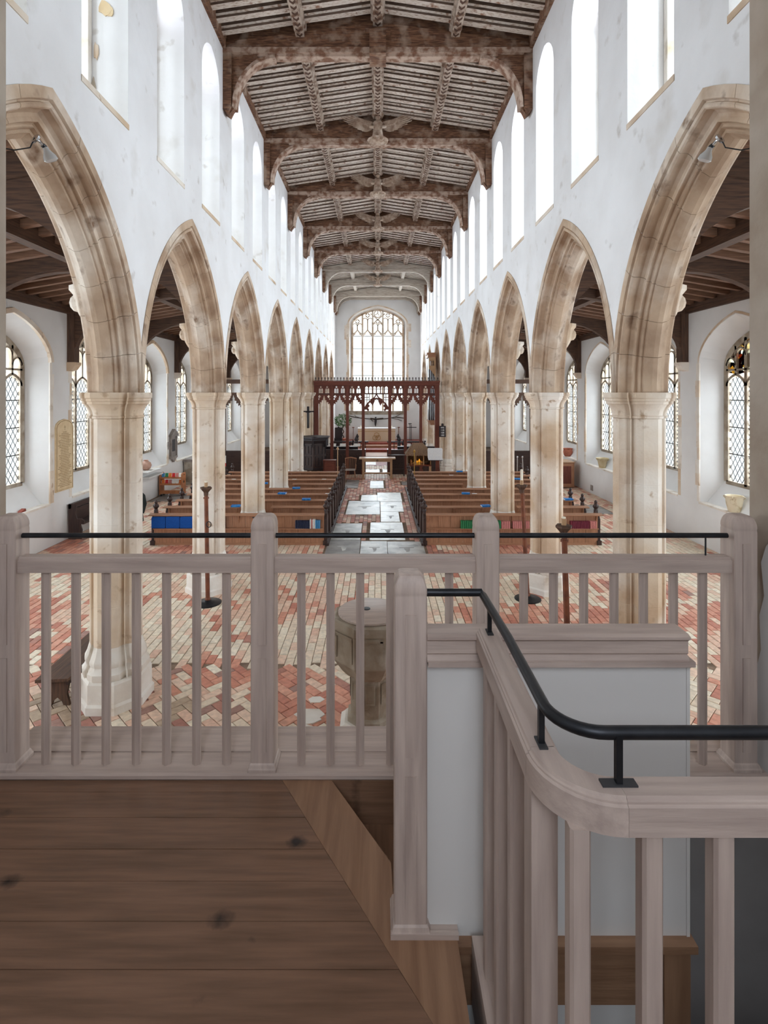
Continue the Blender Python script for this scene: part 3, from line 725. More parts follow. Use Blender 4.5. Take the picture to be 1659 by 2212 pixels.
for k in range(2, 8):
    y = pil(k) - .40
    t = thing('carved_angel', 'carved wooden angel with spread wings under the ridge, %s from the gallery' % ORD[k-2], 'angel', (0, y, zb0+.03), 'roof angels')
    inst('body', angel_body, t); inst('hair', hm, t); inst('arms_with_shield', arms_m, t); inst('boss', boss_m, t)
    for s in (-1, 1):
        wg = inst('wing', wing_m[s,'c'], t)
        for m in wing_m[s]: inst('feather', m, wg)

# ================================================================== aisle roofs
wood('aisle_rafter', (136,100,78), (104,74,56), 'x', .6)
AZ0, AZ1 = 6.62, 7.44
def az(x): return AZ1 - (AZ1-AZ0)*(abs(x)-XA)/(XW-XA)
for s, side in ((-1,'left'),(1,'right')):
    mb = MB()
    for dz in (0, .12):
        mb.add([(s*(XA-.05),YW-.1,az(XA)+dz),(s*(XW+.7),YW-.1,az(XW+.7)+dz),(s*(XW+.7),YE+.2,az(XW+.7)+dz),(s*(XA-.05),YE+.2,az(XA)+dz)], [(0,1,2,3)])
    c = structure(mb.build('ceiling_aisle_'+side, 'roof_dark_y'))
    MB().box(min(s*(XW-.10),s*(XW+.3)), YW, 6.30, max(s*(XW-.10),s*(XW+.3)), YE, 6.66).box(min(s*(XW-.16),s*XW), YW, 6.42, max(s*(XW-.16),s*XW), YE, 6.5).build('wall_plate', 'roof_dark_y', c)
    MB().box(min(s*(6.1),s*(6.35)), YW, az(6.2)-.30, max(s*6.1,s*6.35), YE, az(6.2)+.03).build('purlin', 'roof_dark_y', c)
    MB().box(min(s*(XA),s*(XA+.16)), YW, az(XA)-.34, max(s*XA,s*(XA+.16)), YE, az(XA)-.02).build('wall_plate', 'roof_dark_y', c)
    prof = [(-.06,0),(-.06,-.14),(.06,-.14),(.06,0)]
    rm = MB().loft([[(s*XA,u,az(XA)+v) for u,v in prof],[(s*XW,u,az(XW)+v) for u,v in prof]]).mesh('rafter'); rm.materials.append(M['aisle_rafter'])
    for j in range(NB):
        for i in range(1, 8): inst('rafter', rm, c, (0, pil(j-1)+D*i/8, 0))
    for k in range(-0, NB):
        y = pil(k)
        t = thing('aisle_truss', 'dark arched aisle roof truss by the %s pillar of the %s arcade' % (ORD[k], side), 'roof truss', (s*6.2, y, 0), 'aisle roof trusses')
        pr = [(-.14,.02),(-.14,-.34),(.14,-.34),(.14,.02)]
        MB().loft([[(s*XA,y+u,az(XA)+v) for u,v in pr],[(s*XW,y+u,az(XW)+v) for u,v in pr]]).build('principal_rafter', 'roof_dark_x', t)
        # brace from the aisle wall
        n = 10; cur = [(s*(XW-.16-2.2*(1-math.cos(PI/2*i/n))), 5.05+ (az(7.0)-5.35)*math.sin(PI/2*i/n)) for i in range(n+1)]
        MB().prism([(s*XW,4.95),(s*(XW-.16),4.95)] + cur + [(s*(XW-2.2),az(6.5)-.3),(s*XW,az(XW)-.3)], 'y', y-.09, y+.09).build('brace', 'roof_dark_x', t)
        MB().box(min(s*XW,s*(XW-.2)), y-.13, 4.95, max(s*XW,s*(XW-.2)), y+.13, 6.45).build('wall_post', 'roof_dark_z', t)
        MB().prism([(s*XW,4.95),(s*(XW-.24),4.95),(s*(XW-.24),4.88),(s*(XW-.14),4.74),(s*XW,4.70)], 'y', y-.15, y+.15).build('corbel', 'stone', t)
        # brace from the arcade side, on a carved corbel head
        cur = [(s*(XA+.12+2.2*(1-math.cos(PI/2*i/n))), 5.55+(az(6.0)-5.85)*math.sin(PI/2*i/n)) for i in range(n+1)]
        MB().prism([(s*XA,5.5),(s*(XA+.12),5.5)] + cur + [(s*(XA+2.2),az(6.0)-.3),(s*XA,az(XA)-.3)], 'y', y-.09, y+.09).build('brace', 'roof_dark_x', t)
        MB().lathe([(.04,-.02),(.10,.08),(.15,.2),(.17,.34),(.22,.40),(.22,.46)], (s*(XA+.06), y, 5.06), 10).sphere((s*(XA+.18), y-.02, 5.3), .10, (1,1,1.2)).build('corbel_head', 'stone', t)

# ================================================================== floors
mbf = MB().box(-XW-.6, YW-1.2, -.2, XW+.6, YE+.6, -.012)
floor = structure(mbf.build('floor', 'mortar'))
def srgb_to(c): return lin(c)
def brick_col(x, y, rnd):
    cream = random.Random(rnd).choice([(238,222,198),(242,228,206),(232,212,188),(238,216,192),(230,214,192)])
    pink = random.Random(rnd+1).choice([(232,198,174),(228,188,164),(236,204,180)])
    red = random.Random(rnd+2).choice([(216,152,128),(206,138,116),(220,162,138),(196,128,108)])
    dark = random.Random(rnd+3).choice([(176,122,108),(184,130,114),(168,130,118)])
    grey = random.Random(rnd+4).choice([(188,164,140),(172,148,126)])
    n = noise.noise(Vector((x*.42+3.1, y*.55, 0))) + .45*noise.noise(Vector((math.floor(x*1.1), math.floor(y*1.6), 5.5)))
    u = random.Random(rnd+9).random()
    if y > 25.5: return pink if u < .6 else cream
    if abs(x) < 1.6 and y > 12.9: return red if u < .6 else (dark if u < .75 else pink)
    if 9.2 < y < 10.25 and x > 1.6: return red if u < .85 else pink
    if y < 9.3 and x < 0 and y > 7.6:
        return (red if u < .55 else dark if u < .72 else cream) if n > -.12 else (cream if u < .65 else pink)
    if y < 7.6 and x < 1.5: return red if n > .12 else (grey if n < -.28 and u < .7 else (pink if u < .45 else cream if u < .8 else dark))
    if y > 15: return pink if u < .55 else (cream if u < .85 else red)
    if n > .34: return red if u < .8 else dark
    if n > .1: return pink if u < .7 else red
    return cream if u < .72 else (pink if u < .93 else red)
LEDG = []      # (px rect on the photograph, material) -> slabs in the paving
def ledger(px0, px1, py0, py1, mt, label=None):
    Y0 = H*F/(py1-CY); Y1_ = H*F/(py0-CY); ym = (Y0+Y1_)/2
    LEDG.append(((px0-CX)*Y0/F, (px1-CX)*Y0/F, Y0, Y1_, mt))
z = 1659/240
def zz(a, b, c, d, mt): ledger(690+a/z, 690+b/z, 1020+c/z, 1020+d/z, mt)
zz(60,590,1015,1255,'slab_dark'); zz(598,1022,1030,1260,'slab'); zz(1026,1604,1036,1262,'slab')
zz(150,612,766,1008,'slab'); zz(748,1285,752,1012,'slab_pale'); zz(386,905,430,632,'slab'); zz(912,1262,442,590,'slab_pale')
zz(916,1206,592,742,'slab_pale'); zz(862,1238,305,438,'slab_pale'); zz(614,862,340,436,'slab_pale'); zz(752,962,130,240,'slab'); zz(372,575,120,236,'slab_dark')
zz(1236,1335,140,192,'slab_dark')
ledger(786,812,992,1004,'slab_pale'); ledger(838,856,930+50,990,'slab')
LEDG.append((5.6,8.0,18.0,19.4,'slab_dark')); LEDG.append((-8.6,-7.2,20.1,21.6,'slab_dark'))
LEDG.append((-.75,.1,26.95,28.4,'slab')); LEDG.append((.25,1.05,27.3,28.4,'slab'))
for (x0,x1,y0,y1_,mt) in LEDG:
    MB().loft([[(x0,y0,-.012),(x1,y0,-.012),(x1,y1_,-.012),(x0,y1_,-.012)],[(x0+.004,y0+.004,.004),(x1-.004,y0+.004,.004),(x1-.004,y1_-.004,.004),(x0+.004,y1_-.004,.004)]]).build('ledger_stone', mt, floor)
    # brass indents cut in the bigger slabs
    if y0 < 20 and abs(x0) < 3 and (x1-x0) > .5:
        xm, ym = x0+(x1-x0)*.52, y0+(y1_-y0)*.55; s_ = (x1-x0)
        MB().box(xm-s_*.2,ym,.0035,xm+s_*.2,ym+.05,.0055).prism([(xm-s_*.08,ym-.04),(xm+s_*.09,ym-.04),(xm+s_*.06,ym-.3),(xm-s_*.02,ym-.36),(xm-s_*.05,ym-.2)],'z',.0035,.0055).build('brass_indent', 'slab_dark' if mt!='slab_dark' else 'slab', floor)
BR = []
def in_ledger(x, y, hx, hy):
    for (x0,x1,y0,y1_,_) in LEDG:
        if x+hx > x0 and x-hx < x1 and y+hy > y0 and y-hy < y1_: return True
    return False
GAP = .009
def add_brick(cx, cy, lx, ly, ang):
    if abs(cx) > XW-.02 or cy > 29.8: return
    if ang == 0 and in_ledger(cx, cy, lx*.35, ly*.35): return
    BR.append((cx, cy, lx-GAP, ly-GAP, ang))
# running rows in the body of the church
bx, by = .135, .27; col_i = 0
x = -XW
while x < XW:
    y = 7.9 + (by/2 if col_i % 2 else 0) + ((col_i*37) % 11)*.006
    while y < 29.8:
        add_brick(x+bx/2, y+by/2, bx, by, 0)
        y += by
    x += bx; col_i += 1
# herringbone at 45 degrees below the gallery
a = math.radians(45); b_ = .135
for i in range(-110, 110):
    for j in range(-40, 40):
        # horizontal brick at (u,v), vertical brick next to it
        u = (i + 4*j) * b_; v = i * b_
        for (uu, vv, lu, lv) in ((u + b_, v + b_/2, 2*b_, b_), (u + 2.5*b_, v + 0*b_ , b_, 2*b_)):
            X = uu*math.cos(a) - vv*math.sin(a); Yb = uu*math.sin(a) + vv*math.cos(a) + 5.0
            if abs(X) < 6.2 and 4.6 < Yb < 8.0 - .04: add_brick(X, Yb, lu, lv, a)
# the 300 largest in view are bricks of their own
def seen(b):
    px = CX + b[0]*F/b[1]; py = CY + H*F/b[1]
    if not (62 < px < 1560) or py > 1560: return False
    if 845 < px < 1490 and py > 1340: return False
    if 725 < px < 880 and py > 1290: return False
    if 175 < px < 330 and py > 1400: return False
    return True
vis = sorted([i for i, b in enumerate(BR) if seen(b)], key=lambda i: BR[i][1])[:300]
vset = set(vis); bm_cache = {}
def brick_mesh(lx, ly):
    k = (round(lx,3), round(ly,3))
    if k not in bm_cache:
        e = .006
        m = MB().loft([[(-lx/2,-ly/2,-.02),(lx/2,-ly/2,-.02),(lx/2,ly/2,-.02),(-lx/2,ly/2,-.02)],[(-lx/2,-ly/2,-e),(lx/2,-ly/2,-e),(lx/2,ly/2,-e),(-lx/2,ly/2,-e)],
                       [(-lx/2+e,-ly/2+e,0),(lx/2-e,-ly/2+e,0),(lx/2-e,ly/2-e,0),(-lx/2+e,ly/2-e,0)]], (False, True)).mesh('brick'); m.materials.append(M['brick_object']); bm_cache[k] = m
    return bm_cache[k]
V = []; FC = []; COL = []
for i, b in enumerate(BR):
    cx, cy, lx, ly, an = b; dz = random.uniform(-.003,.003); c = lin(brick_col(cx, cy, i*17))
    if i in vset:
        o = inst('brick', brick_mesh(lx, ly), floor, (cx, cy, dz), (random.uniform(-.006,.006), random.uniform(-.006,.006), an + random.uniform(-.02,.02))); o.color = c
    else:
        n = len(V); ca, sa = math.cos(an), math.sin(an); e = .005
        for (ex, zq) in ((0,-.012),(e,dz)):
            for (u, v) in ((-1,-1),(1,-1),(1,1),(-1,1)):
                uu, vv = u*(lx/2-ex), v*(ly/2-ex)
                V.append((cx+uu*ca-vv*sa, cy+uu*sa+vv*ca, zq))
        FC += [(n+4,n+5,n+6,n+7),(n,n+1,n+5,n+4),(n+1,n+2,n+6,n+5),(n+2,n+3,n+7,n+6),(n+3,n,n+4,n+7)]
        COL += [c]*5
me = bpy.data.meshes.new('brick_paving'); me.from_pydata(V, [], FC)
at = me.attributes.new('Col', 'FLOAT_COLOR', 'FACE'); at.data.foreach_set('color', [q for c in COL for q in c])
me.materials.append(M['brick_attr'])
o = inst('brick_paving', me, floor); o['kind'] = 'stuff'
# chancel floor and altar steps
structure(MB().box(-XN,29.8,-.02,XN,YE,.0).build('floor_chancel', 'tile_red'))
for k, (ya_, zt_) in enumerate(((33.0,.16),(35.2,.32),(36.4,.47),(37.2,.58))):
    structure(MB().box(-XN+.02, ya_, -.01, XN-.02, YE, zt_).build('floor_step_%d' % (k+1), 'tile_red' if k % 2 else 'pew_oak_x'))
# ================================================================== gallery
FYF = 2.336                            # front edge of the sill
def XL(y): return -.395 + (2.297 - y)*.63
gal = structure(MB().prism([(-TX,FYF),(-.203,FYF),(.045,1.93),(.05,1.66),(.25,1.655),(.25,.93),(TX,.93),(TX,TY0),(-TX,TY0)], 'z', GZ-.16, GZ-.02).build('floor_gallery', 'floor_oak_x'))
ys = [2.335,2.265,2.13,1.983,1.853,1.712,1.569,1.415,1.26,1.10,.94]
for a0, a1 in zip(ys, ys[1:]):
    g = .0012
    m_ = MB().prism([(-JX-.4,a0-g),(XL(a0)-g,a0-g),(min(XL(a1),.248)-g,a1+g),(-JX-.4,a1+g)], 'z', GZ-.02, GZ+random.uniform(-.0006,.0006))
    m_.build('floorboard', 'floor_oak_x', gal)
MB().prism([(XL(2.335)+.001,2.335),(-.203,2.335),(.048,1.925),(.052,1.80),(.06,1.656),(.248,1.656),(.248,1.30),(XL(1.30)-.0,1.30)], 'z', GZ-.02, GZ).build('border_board', 'border_oak_y', gal)
MB().box(-TX, TY0, GZ-.02, TX, .935, GZ).build('floorboard', 'floor_oak_x', gal)

# winding stair going down behind the white partition
st = thing('oak_stair', 'dark oak steps going down from the gallery behind the white partition', 'stairs', (.4, 2.0, 0))
for k in range(9):
    x0 = -.15 + .24*k; z1 = GZ - .19*(k+1)
    MB().box(x0-.02, 1.74, z1-.03, x0+.27, 2.33, z1).build('tread', 'floor_oak_y', st)
    MB().box(x0+.235, 1.74, z1-.19, x0+.25, 2.33, z1-.03).build('riser', 'floor_oak_y', st)
MB().box(-.35, 2.332, .2, .9, 2.345, GZ-.001).build('stringer', 'floor_oak_x', st)
MB().prism([(-.21,2.33),(-.20,2.335),(.05,1.93),(.04,1.92)], 'z', GZ-.4, GZ-.02).build('landing_riser', 'floor_oak_z', st)
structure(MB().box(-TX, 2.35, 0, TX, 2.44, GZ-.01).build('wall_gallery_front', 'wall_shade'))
structure(MB().box(-TX, TY0, .0, TX, 2.4, .05).build('floor_tower', 'slab_dark'))

# front sill boards
sill = thing('gallery_sill', 'limed oak sill board along the front edge of the gallery', 'sill', (0, 2.4, GZ))
MB().loft([[(x,FYF+.0,GZ),(x,FYF-.004,GZ+.006),(x,FYF-.004,GZ+.02),(x,FYF+.008,GZ+.026),(x,2.478,GZ+.026),(x,2.478,GZ)] for x in (-JX+.005, JX-.005)]).build('sill_board', 'limed_oak_x', sill)
MB().box(-JX+.005, 2.480, GZ-.05, JX-.005, 2.665, GZ+.030).build('edge_board', 'limed_oak_x', sill)

# newel posts
def newel_meshes():
    h = .0515
    def sq(z, sc, cham=.004):
        a = h*sc; c = min(cham, a*.3)
        return [(a-c,-a,z),(a,-a+c,z),(a,a-c,z),(a-c,a,z),(-a+c,a,z),(-a,a-c,z),(-a,-a+c,z),(-a+c,-a,z)]
    post = MB().loft([sq(0,1),sq(1.055,1),sq(1.058,.985),sq(1.066,.985),sq(1.070,1.0),sq(1.085,.985),sq(1.10,.92),sq(1.112,.83),sq(1.121,.70),sq(1.125,.55)]).mesh('post', smooth=20)
    skirt = MB().loft([sq(0,1.22,.002),sq(.012,1.22,.002),sq(.018,1.16,.002),sq(.030,1.09,.002),sq(.036,1.005,.002)]).mesh('skirt')
    inl = MB().box(-.017,-h-.005,.56,.017,-h+.002,1.005).mesh('inlay_strip'); inl2 = MB().box(-.017,-h-.005,.085,.017,-h+.002,.50).mesh('inlay_strip')
    for m in (post, skirt, inl, inl2): m.materials.append(M['limed_oak_z'])
    return post, skirt, inl, inl2
NM = newel_meshes()
def newel(x, y, z, label):
    t = thing('newel_post', label, 'newel post', (x, y, z), 'gallery newel posts')
    inst('post', NM[0], t); inst('skirt', NM[1], t); inst('inlay_strip', NM[2], t); inst('inlay_strip', NM[3], t)
    return t
NY = 2.404
newx = [-1.655, -.511, .487, 1.629]
for x, l in zip(newx, ('limed oak newel post against the left tower jamb', 'limed oak newel post left of the middle of the front rail', 'limed oak newel post behind the white partition', 'limed oak newel post against the right tower jamb')):
    newel(x, NY, GZ+.026, l)
newel(.1035, 1.7165, GZ, 'nearest limed oak newel post, at the head of the stair')
# rail profile: (offset across, height)
RP = [(-.035,0),(.035,0),(.035,.053),(.030,.056),(.030,.060),(.026,.062),(.024,.068),(-.024,.068),(-.026,.062),(-.030,.060),(-.030,.056),(-.035,.053)]
ZR = H - .803
def rail_path(pts, z, prof=RP):
    rings = []; P = [Vector((p[0],p[1])) for p in pts]
    for i, p in enumerate(P):
        t0 = (P[i]-P[i-1]).normalized() if i else (P[1]-P[0]).normalized(); t1 = (P[i+1]-P[i]).normalized() if i < len(P)-1 else t0
        t = (t0+t1).normalized(); n = Vector((t.y,-t.x)); k = 1/max(.5, n.dot(Vector((t0.y,-t0.x))))
        rings.append([(p.x+n.x*u*k, p.y+n.y*u*k, z+v) for u, v in prof])
    return MB().loft(rings)
segs = [(newx[0]+.03,newx[1]-.047,'left'),(newx[1]+.047,newx[2]-.047,'middle'),(newx[2]+.047,newx[3]-.03,'right')]
bal_m = MB().loft([[(x,y,z) for x,y in ((-.0185,-.007),(-.0135,-.009),(0,-.0185),(.0135,-.009),(.0185,-.007),(.0185,.007),(0,.0185),(-.0185,.007))] for z in (0, ZR-GZ-.026)]).mesh('baluster'); bal_m.materials.append(M['limed_oak_z'])
bpx = [[99.8,164.4,229.8,294.8,360,425,489.5],[651,714,778,843,906,970],[1131,1195.5,1260.6,1326,1389.5,1454,1517]]
for (xa, xb, nm), bp in zip(segs, bpx):
    t = thing('front_balustrade', 'limed oak balustrade of the gallery front, %s section between newels' % nm, 'balustrade', ((xa+xb)/2, NY, GZ+.026), 'gallery balustrade')
    rail_path([(xa,NY),(xb,NY)], ZR).build('hand_rail', 'limed_oak_x', t)
    for p in bp: inst('baluster', bal_m, t, ((p-CX)*NY/F-(xa+xb)/2, 0, 0))
    t = thing('iron_rail', 'black iron tube rail above the %s section of the gallery front' % nm, 'rail', ((xa+xb)/2, NY-.03, H-.645), 'iron guard rails')
    zz_ = H-.645; yy = NY-.0
    MB().tube([(xa-.02 if nm=='left' else xa,yy,zz_),(xb+.02 if nm=='right' else xb,yy,zz_)], .0115, 10).build('tube', 'iron', t, smooth=60)
    if nm == 'right':
        xq = (1524-CX)*NY/F; MB().tube([(xq,yy,zz_),(xq,yy,ZR+.068)], .004, 6).build('stanchion', 'iron', t)
    if nm == 'left': MB().tube([(xa-.022,yy,zz_),(xa-.004,yy,zz_)], .014, 10).build('end_collar', 'iron', t)
    if nm == 'right': MB().tube([(xb+.004,yy,zz_),(xb+.022,yy,zz_)], .014, 10).build('end_collar', 'iron', t)

# white partition beside the stair with its moulded cap and oak fascia
px1 = .985
t = thing('white_partition', 'white painted stair partition with moulded limed oak cap', 'partition', (.57, 1.70, GZ))
MB().box(.157, 1.690, GZ-.024, px1, 1.722, H-.853).build('panel', 'panel_white', t)
MB().box(px1-.006, 1.686, GZ-.024, px1+.004, 1.724, H-.853).build('edge_trim', 'panel_white', t)
cap = [(-.044,0),(.044,0),(.044,.006),(.030,.018),(.036,.024),(.036,.062),(.040,.066),(.050,.072),(.050,.080),(.036,.085),(-.036,.085),(-.050,.080),(-.050,.072),(-.040,.066),(-.036,.062),(-.036,.024),(-.030,.018),(-.044,.006)]
rail_path([(.155,1.704),(px1-.012,1.704)], H-.853+.012, cap).build('cap_rail', 'limed_oak_x', t)
MB().box(.157, 1.655, H-.853-.002, px1+.004, 1.75, H-.853+.014).build('cap_fillet', 'limed_oak_x', t)
MB().box(.157, 1.655, GZ-.048, px1+.012, 1.724, GZ-.024).build('nosing', 'border_oak_x', t)
MB().box(.157, 1.682, GZ-.235, px1-.085, 1.722, GZ-.050).build('fascia', 'border_oak_x', t)
MB().box(px1-.083, 1.676, GZ-1.2, px1, 1.722, GZ-.050).build('fascia_stile', 'border_oak_z', t)
MB().box(.157, 1.695, GZ-2.3, px1-.085, 1.72, GZ-.240).build('lower_panel', 'panel_white', t)
MB().box(.04, 1.652, GZ, .252, 1.668, GZ+.016).box(.155, 1.668, GZ-.0, .252, 1.69, GZ+.012).build('foot_moulding', 'limed_oak_x', t)
t = MB().loft([[(1.02+u,1.80+v,zq) for u,v in ((-.017,-.02),(.017,-.02),(.02,0),(.017,.02),(-.017,.02),(-.02,0))] for zq in (GZ-1.9,GZ-.10)] + [[(1.02+u*.7,1.80+v*.7,GZ-.085) for u,v in ((-.017,-.02),(.017,-.02),(.02,0),(.017,.02),(-.017,.02),(-.02,0))]]).build('stair_post', 'pew_oak_z', None, (1.02,1.80,GZ-1.9))
tag(t, 'round-topped brown oak post beside the lower stair, below the partition', 'post')

# near balustrade that curves round the stair well
RX = .342; RY = .995; rc = .11
path = [(RX,1.662)] + [(RX,1.5),(RX,1.3)] + [(RX+rc-rc*math.cos(math.radians(a)), RY+rc-rc*math.sin(math.radians(a))) for a in range(0, 91, 9)] + [(.8,RY),(2.25,RY)]
t = thing('stair_balustrade', 'limed oak balustrade curving round the stair well in the foreground', 'balustrade', (.6, 1.1, GZ))
rail_path(path[:4], ZR).build('hand_rail', 'limed_oak_y', t)
rail_path(path[3:-2] + [(path[-3][0]+.001, RY)], ZR).build('curved_rail', 'limed_oak_y', t, smooth=20)
rail_path([(path[-3][0]+.0015, RY), (2.25, RY)], ZR).build('hand_rail', 'limed_oak_x', t)
big = MB().loft([[(x*1.05,y*1.05,z) for x,y in ((-.0185,-.012),(-.0135,-.0185),(.0135,-.0185),(.0185,-.012),(.0185,.012),(.0135,.0185),(-.0135,.0185),(-.0185,.012))] for z in (0, ZR-GZ+.25)]).mesh('baluster'); big.materials.append(M['limed_oak_z'])
for x, y in [(RX-.014,1.545),(RX-.012,1.41),(RX-.008,1.28)] + [((p-CX)*.99/F, RY) for p in (1250,1405,1558,1712,1866)]:
    inst('baluster', big, t, (x-.6, y-1.1, -.25))
cor = MB().box(-.027,-.027,0,.027,.027,ZR-GZ+.25).mesh('corner_post'); cor.materials.append(M['limed_oak_z'])
inst('corner_post', cor, t, (RX+.0-.6, 1.118-1.1, -.25))
MB().box(RX-.05, 1.15, GZ-.20, RX+.05, 1.655, GZ+.012).build('base_rail', 'limed_oak_y', t)
MB().box(RX-.06, RY-.05, GZ-.20, 2.25, RY+.05, GZ+.012).build('base_rail', 'limed_oak_x', t)
# iron rail following it
zt_ = H-.643; rq = .09
tp = [(.155,1.712,zt_),(RX-.008,1.712,zt_)]
tp += [(RX-.006,1.695,zt_-.004)] + [(RX,1.4,zt_)] + [(RX+rq-rq*math.cos(math.radians(a)), RY+.012+rq-rq*math.sin(math.radians(a)), zt_) for a in range(0, 91, 10)] + [(1.0,RY+.012,zt_),(2.25,RY+.012,zt_)]
t = thing('iron_stair_rail', 'black iron tube handrail curving round the stair well', 'rail', (.6, 1.2, zt_))
MB().tube(tp, .0122, 12).build('tube', 'iron', t, smooth=50)
for x, y, ax in ((RX,1.63,0),(RX,1.115,0),(.452,RY+.005,1)):
    MB().box(x-.006,y-.006,ZR+.066,x+.006,y+.006,zt_).build('stanchion', 'iron', t)
    a_, b2 = ((.009,.020) if ax == 0 else (.033,.010))
    MB().box(x-a_,y-b2,ZR+.067,x+a_,y+b2,ZR+.0715).build('foot_plate', 'lead', t)
# ================================================================== chancel screen
YS = 26.75; ks = YS/F
def SX(px): return (px - CX)*ks
def SZ(py): return H - (py - CY)*ks
scr = thing('chancel_screen', 'tall red-brown oak chancel screen with pierced tracery and cresting', 'screen', (0, YS, 0))
posts = [683.5, 717, 750.5, 784.7, 841.8, 875.5, 909, 944]
for i, p in enumerate(posts):
    hw = .075 if i not in (0, 7) else .11
    MB().box(SX(p)-hw, YS-.08, 0, SX(p)+hw, YS+.08, SZ(832)).box(SX(p)-hw-.03, YS-.10, 0, SX(p)+hw+.03, YS+.10, .25).build('screen_post', 'screen_oak_z', scr)
xa, xb = SX(678.5), SX(949)
MB().box(xa, YS-.14, SZ(832.5), xb, YS+.14, SZ(826)).box(xa-.02, YS-.18, SZ(826), xb+.02, YS+.18, SZ(823)).build('head_beam', 'screen_oak_x', scr)
n = 40; st_ = (xb-xa)/n
cm = MB().box(-.02,-.02,0,.02,.02,.06).ribbon([(-st_/2,.0),(0,.1),(st_/2,.0)],.022,'y',-.018,.018).ribbon([(0,.08),(0,.19)],.03,'y',-.018,.018).ribbon([(-.045,.14),(.045,.14)],.035,'y',-.018,.018).mesh('cresting_leaf'); cm.materials.append(M['dark_oak_x'])
for i in range(n): inst('cresting_leaf', cm, scr, (xa+st_*(i+.5), 0, SZ(823)))
def lancet(x, hw, z0, z1): return [(x-hw,z0)] + pointed(x,hw,z1-hw*1.3,hw*1.3,4) + [(x+hw,z0)]
def quatrefoil(x, z, r, n=4):
    out = []
    for a in range(4):
        cx, cz = x + r*.55*math.cos(a*PI/2), z + r*.55*math.sin(a*PI/2)
        out += [(cx + r*.45*math.cos(a*PI/2+t), cz + r*.45*math.sin(a*PI/2+t)) for t in [-1.75+3.5*i/n for i in range(n+1)]]
    return out
zu0, zu1, zl = SZ(850.5), SZ(832), SZ(876)
for i in range(7):
    a, b = SX(posts[i]) + .07, SX(posts[i+1]) - .07; m_ = (a+b)/2; wd = b-a
    hs = []
    if i != 3:
        for q in (-1, 1):
            c = m_ + q*wd/4; hw = wd*.17
            for r in (-1, 1): hs.append(lancet(c+r*hw*.5, hw*.42, zu0+.03, zu0+.27))
            hs.append(quatrefoil(c, zu0+.335, .055))
    else:
        for q in range(6): hs.append(lancet(a + wd*(q+.5)/6, wd*.062, zu0+.03, zu1-.06))
    MB().holes([(a,zu0),(b,zu0),(b,zu1),(a,zu1)], hs, 'y', YS-.035, YS+.035).build('tracery_panel', 'screen_oak_x', scr)
    MB().box(a, YS-.05, zu0-.03, b, YS+.05, zu0).build('transom', 'dark_oak_x', scr)
    # lower arch: ogee with cusped edge
    if i != 3:
        apex = zu0-.10
        half = [(0,0),(.05,.03),(.03,.085),(.09,.10),(.13,.06),(.17,.10),(.15,.16),(.20,.19),(.25,.15),(.28,.20),(.27,.25),(.32,.28),(.36,.26),(.38,.33),(.37,.37),(.41,.42),(.42,.48),(.445,.50)]
        sc_x = wd/2/.445; sc_z = (apex - zl)/.50
        L = [(a + u*sc_x, zl + v*sc_z) for u, v in half]
        low = L + [(2*m_-p[0], p[1]) for p in L[-2::-1]]
        hs = [quatrefoil(a+wd*.14, zu0-.14, .075), quatrefoil(b-wd*.14, zu0-.14, .075), quatrefoil(a+wd*.07, zu0-.27, .04), quatrefoil(b-wd*.07, zu0-.27, .04)]
        MB().holes(low + [(b,zu0-.03),(a,zu0-.03)], hs, 'y', YS-.03, YS+.03).build('tracery_panel', 'screen_oak_x', scr)
        MB().box(a, YS-.04, .0, b, YS+.04, 1.16).box(a, YS-.06, 1.16, b, YS+.06, 1.23).build('dado_panel', 'dark_oak_x', scr)
        for q in range(4):
            u = a+.03 + (wd-.06)*q/4
            MB().ribbon(arch_loop(u+(wd-.06)/8, (wd-.06)/8-.01, .2, .85, .16, 3), .02, 'y', YS-.06, YS-.04).build('dado_arcade', 'dark_oak_x', scr)
    else:
        R = pointed(m_, wd/2-.02, zl-.20, .56, 9); 
        MB().ribbon(R, .08, 'y', YS-.06, YS+.06).build('door_arch', 'screen_oak_x', scr)
        MB().ribbon([(m_-.32,zl+.27),(m_-.1,zl+.40),(m_,zu0-.02)], .06, 'y', YS-.05, YS+.05).ribbon([(m_+.32,zl+.27),(m_+.1,zl+.40),(m_,zu0-.02)], .06, 'y', YS-.05, YS+.05).build('ogee_crown', 'screen_oak_x', scr)
        for q in (-1, 1):
            cx = m_ + q*wd*.32
            MB().holes([(m_+q*(wd/2-.02),zl-.22),(m_+q*wd*.42,zl-.20),(m_+q*wd*.36,zl-.30),(m_+q*wd*.30,zl-.22),(m_+q*wd*.36,zl-.12),(m_+q*wd*.28,zl-.02),(m_+q*wd*.36,zl+.10),(m_+q*wd*.40,zl+.02)], [], 'y', YS-.03, YS+.03).build('cusp', 'screen_oak_x', scr)
            MB().holes([(m_+q*wd*.30,zl+.20),(m_+q*wd*.20,zl+.06),(m_+q*wd*.16,zl-.02),(m_+q*wd*.12,zl+.10),(m_+q*wd*.06,zl+.26),(m_+q*wd*.16,zl+.30)], [], 'y', YS-.03, YS+.03).build('cusp', 'screen_oak_x', scr)
            for u in (.62,.80): MB().box(m_+q*wd/2*u-.015, YS-.03, zl+.16 if u<.7 else zl+.02, m_+q*wd/2*u+.015, YS+.03, zu0-.03).build('mullion', 'screen_oak_z', scr)
            MB().box(min(m_+q*wd*.3,m_+q*wd*.5), YS-.03, zu0-.2, max(m_+q*wd*.3,m_+q*wd*.5), YS+.03, zu0-.17).build('mullion', 'screen_oak_x', scr)
